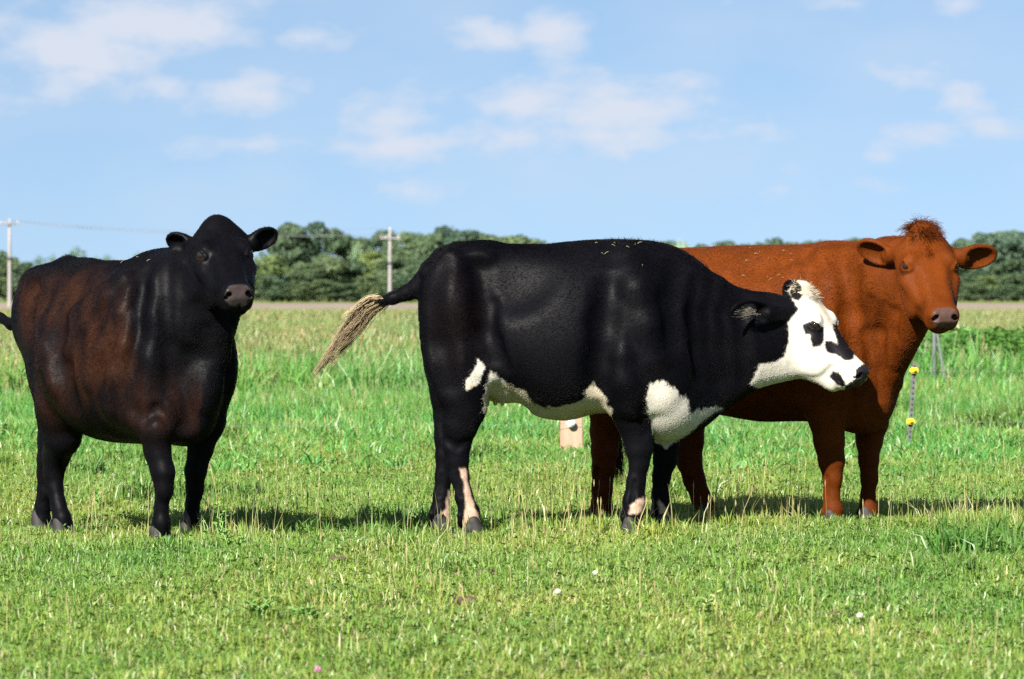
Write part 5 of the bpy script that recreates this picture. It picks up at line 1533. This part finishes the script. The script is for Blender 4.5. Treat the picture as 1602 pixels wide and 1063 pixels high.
straw_bits('hay_bits', 'bits of dry grass lying on the red cow\'s back', FUR[2], 26, lambda V: (to_px(V)[:, 0] > 1155) & (to_px(V)[:, 0] < 1262) & (to_px(V)[:, 1] > 388) & (to_px(V)[:, 1] < 440) & (V[:, 1] < 21.15), rngf)
straw_bits('hay_bits', 'bits of dry grass lying on the spotted cow\'s withers', FUR[0], 9, lambda V: (to_px(V)[:, 0] > 925) & (to_px(V)[:, 0] < 1005) & (to_px(V)[:, 1] > 380) & (to_px(V)[:, 1] < 420) & (V[:, 1] < 20), rngf)
straw_bits('hay_bits', 'bits of dry grass lying on the black cow\'s back', FUR[1], 8, lambda V: (to_px(V)[:, 0] > 180) & (to_px(V)[:, 0] < 240) & (to_px(V)[:, 1] > 400) & (to_px(V)[:, 1] < 428) & (V[:, 1] < 19.7), rngf)

M_GREEN = plain('weed_green', (.13, .26, .05), .6, 0, .25, 40); M_PALE = plain('pale_leaf', (.26, .34, .10), .6, 0, .2, 40)
M_PETAL = plain('clover_white', (.45, .44, .40), .8, 0, .2, 80); M_PINK = plain('clover_pink', (.42, .18, .30), .8, 0, .2, 80); M_DUNG = plain('dung_brown', (.060, .038, .024), .9, 0, .4, 60, .5)
def leaf_faces(V, F, base, d, up, L, w):
    o = len(V); s = np.cross(d, up); s = s/np.linalg.norm(s)
    c = [base, base+d*L*.35+up*L*.06, base+d*L*.7+up*L*.03, base+d*L-up*L*.10]
    V += [c[0], c[1]-s*w, c[1]-up*w*.25, c[1]+s*w, c[2]-s*w*.75, c[2]-up*w*.2, c[2]+s*w*.75, c[3]]
    F += [(o, o+2, o+1), (o, o+3, o+2), (o+1, o+2, o+5, o+4), (o+2, o+3, o+6, o+5), (o+4, o+5, o+7), (o+5, o+6, o+7)]
def weed(px, py, h, nst, label, mat, L=.055, w=.010):
    X, Y, z = gpt(px, py); r = empty('weed', (X, Y, z), label, 'weed', 'broad leaved weeds in the grass')
    for s_ in range(nst):
        a = rngf.random()*6.283; hh = h*(.65+.5*rngf.random()); lean = np.array([math.cos(a)*.25*hh, math.sin(a)*.25*hh, hh])
        b = np.array([math.cos(a)*.02, math.sin(a)*.02, 0])
        V, F = [], []
        for j in range(9):
            t = .15+.85*j/8; p = b+lean*t; q = j*2.4+a
            d = np.array([math.cos(q), math.sin(q), .55-.2*t]); d /= np.linalg.norm(d)
            up = np.array([0, 0, 1.0]); up -= (up@d)*d; up /= np.linalg.norm(up)
            leaf_faces(V, F, p, d, up, L*(1.15-.5*t), w*(1.1-.4*t))
        st = solid('stem', [(.0035, 0), (.003, hh*.5), (.0015, hh)], mat, r, tuple(b), 6)
        st.rotation_euler = (Vector(lean)).to_track_quat('Z', 'Y').to_euler()
        link('leaves', mesh_from('leaves', np.array(V), F, True), r, mat)
    return r
weed(333, 858, .16, 4, 'bright green leafy weed at the black cow\'s front hooves', M_GREEN)
weed(365, 868, .11, 3, 'lower leafy weed just right of the weed at the black cow\'s hooves', M_GREEN)
weed(1104, 962, .10, 2, 'pale green leafy weed in the foreground below the red cow\'s hind hoof', M_PALE, .05, .012)
weed(402, 975, .07, 3, 'low dark green weed in the left foreground', M_GREEN, .08, .010)
weed(470, 982, .06, 3, 'low dark green weed right of the other low weed in the foreground', M_GREEN, .08, .010)
weed(145, 800, .13, 2, 'leafy weed standing right of the black cow\'s hind legs', M_GREEN, .05, .009)
def clover(px, py, h, label, mat, R=.013):
    X, Y, z = gpt(px, py+h/gpt(px, py)[1]*FPX); r = empty('clover_flower', (X, Y, z), label, 'flower', 'clover flowers in the grass')
    solid('stem', [(.0018, 0), (.0014, h)], M_GREEN, r, (0, 0, 0), 5)
    bm = bmesh.new()
    for j in range(34):
        f = j*2.399; c = 1-1.6*(j+.5)/34; s_ = math.sqrt(max(0, 1-c*c)); d = Vector((s_*math.cos(f), s_*math.sin(f), c))
        g = bmesh.ops.create_cone(bm, segments=4, radius1=R*.16, radius2=R*.28, depth=R*.9, cap_ends=True)['verts']
        bmesh.ops.transform(bm, matrix=Matrix.Translation(d*R*.6) @ d.to_track_quat('Z', 'Y').to_matrix().to_4x4(), verts=g)
    me = bpy.data.meshes.new('flower_head'); bm.to_mesh(me); bm.free(); link('flower_head', me, r, mat, (0, 0, h))
for (a, b, lb, m) in ((931, 897, 'larger white clover flower in the foreground below the spotted cow', M_PETAL), (873, 922, 'small white clover flower left of and below the larger one', M_PETAL),
                      (1345, 962, 'white clover flower beside the brown dung in the right foreground', M_PETAL), (177, 744, 'white clover flower left of the pair behind the black cow', M_PETAL),
                      (209, 741, 'white clover flower nearest the black cow\'s front leg', M_PETAL), (497, 1049, 'pink clover flower at the bottom edge', M_PINK)):
    clover(a, b, .045, lb, m, .0105)
def dung(px, py, R, label):
    X, Y, z = gpt(px, py); s = Sculpt()
    for j in range(7):
        a = rngf.random()*6.28; d = R*rngf.random(); s.ell((math.cos(a)*d*1.4, math.sin(a)*d, .006), (R*.45, R*.4, R*(.25+.3*rngf.random())), None, .008)
    V, F = s.mesh((-3*R, -3*R, -.02), (3*R, 3*R, R*1.5), R/9)
    V = V+np.stack([vnoise(V, 60, 61), vnoise(V, 60, 62), vnoise(V, 60, 63)], 1)*R*.07
    tag(link('dung', mesh_from('dung', V, F), None, M_DUNG, (X, Y, z+.012)), label, 'dung', 'dung lying in the grass')
dung(757, 903, .035, 'dark crumbled dung in the grass below the spotted cow\'s hind hooves')
dung(526, 884, .032, 'small brown dung between the black cow and the spotted cow')
dung(724, 944, .036, 'greyish dung in the middle foreground')
dung(1306, 969, .030, 'small brown dung in the right foreground')
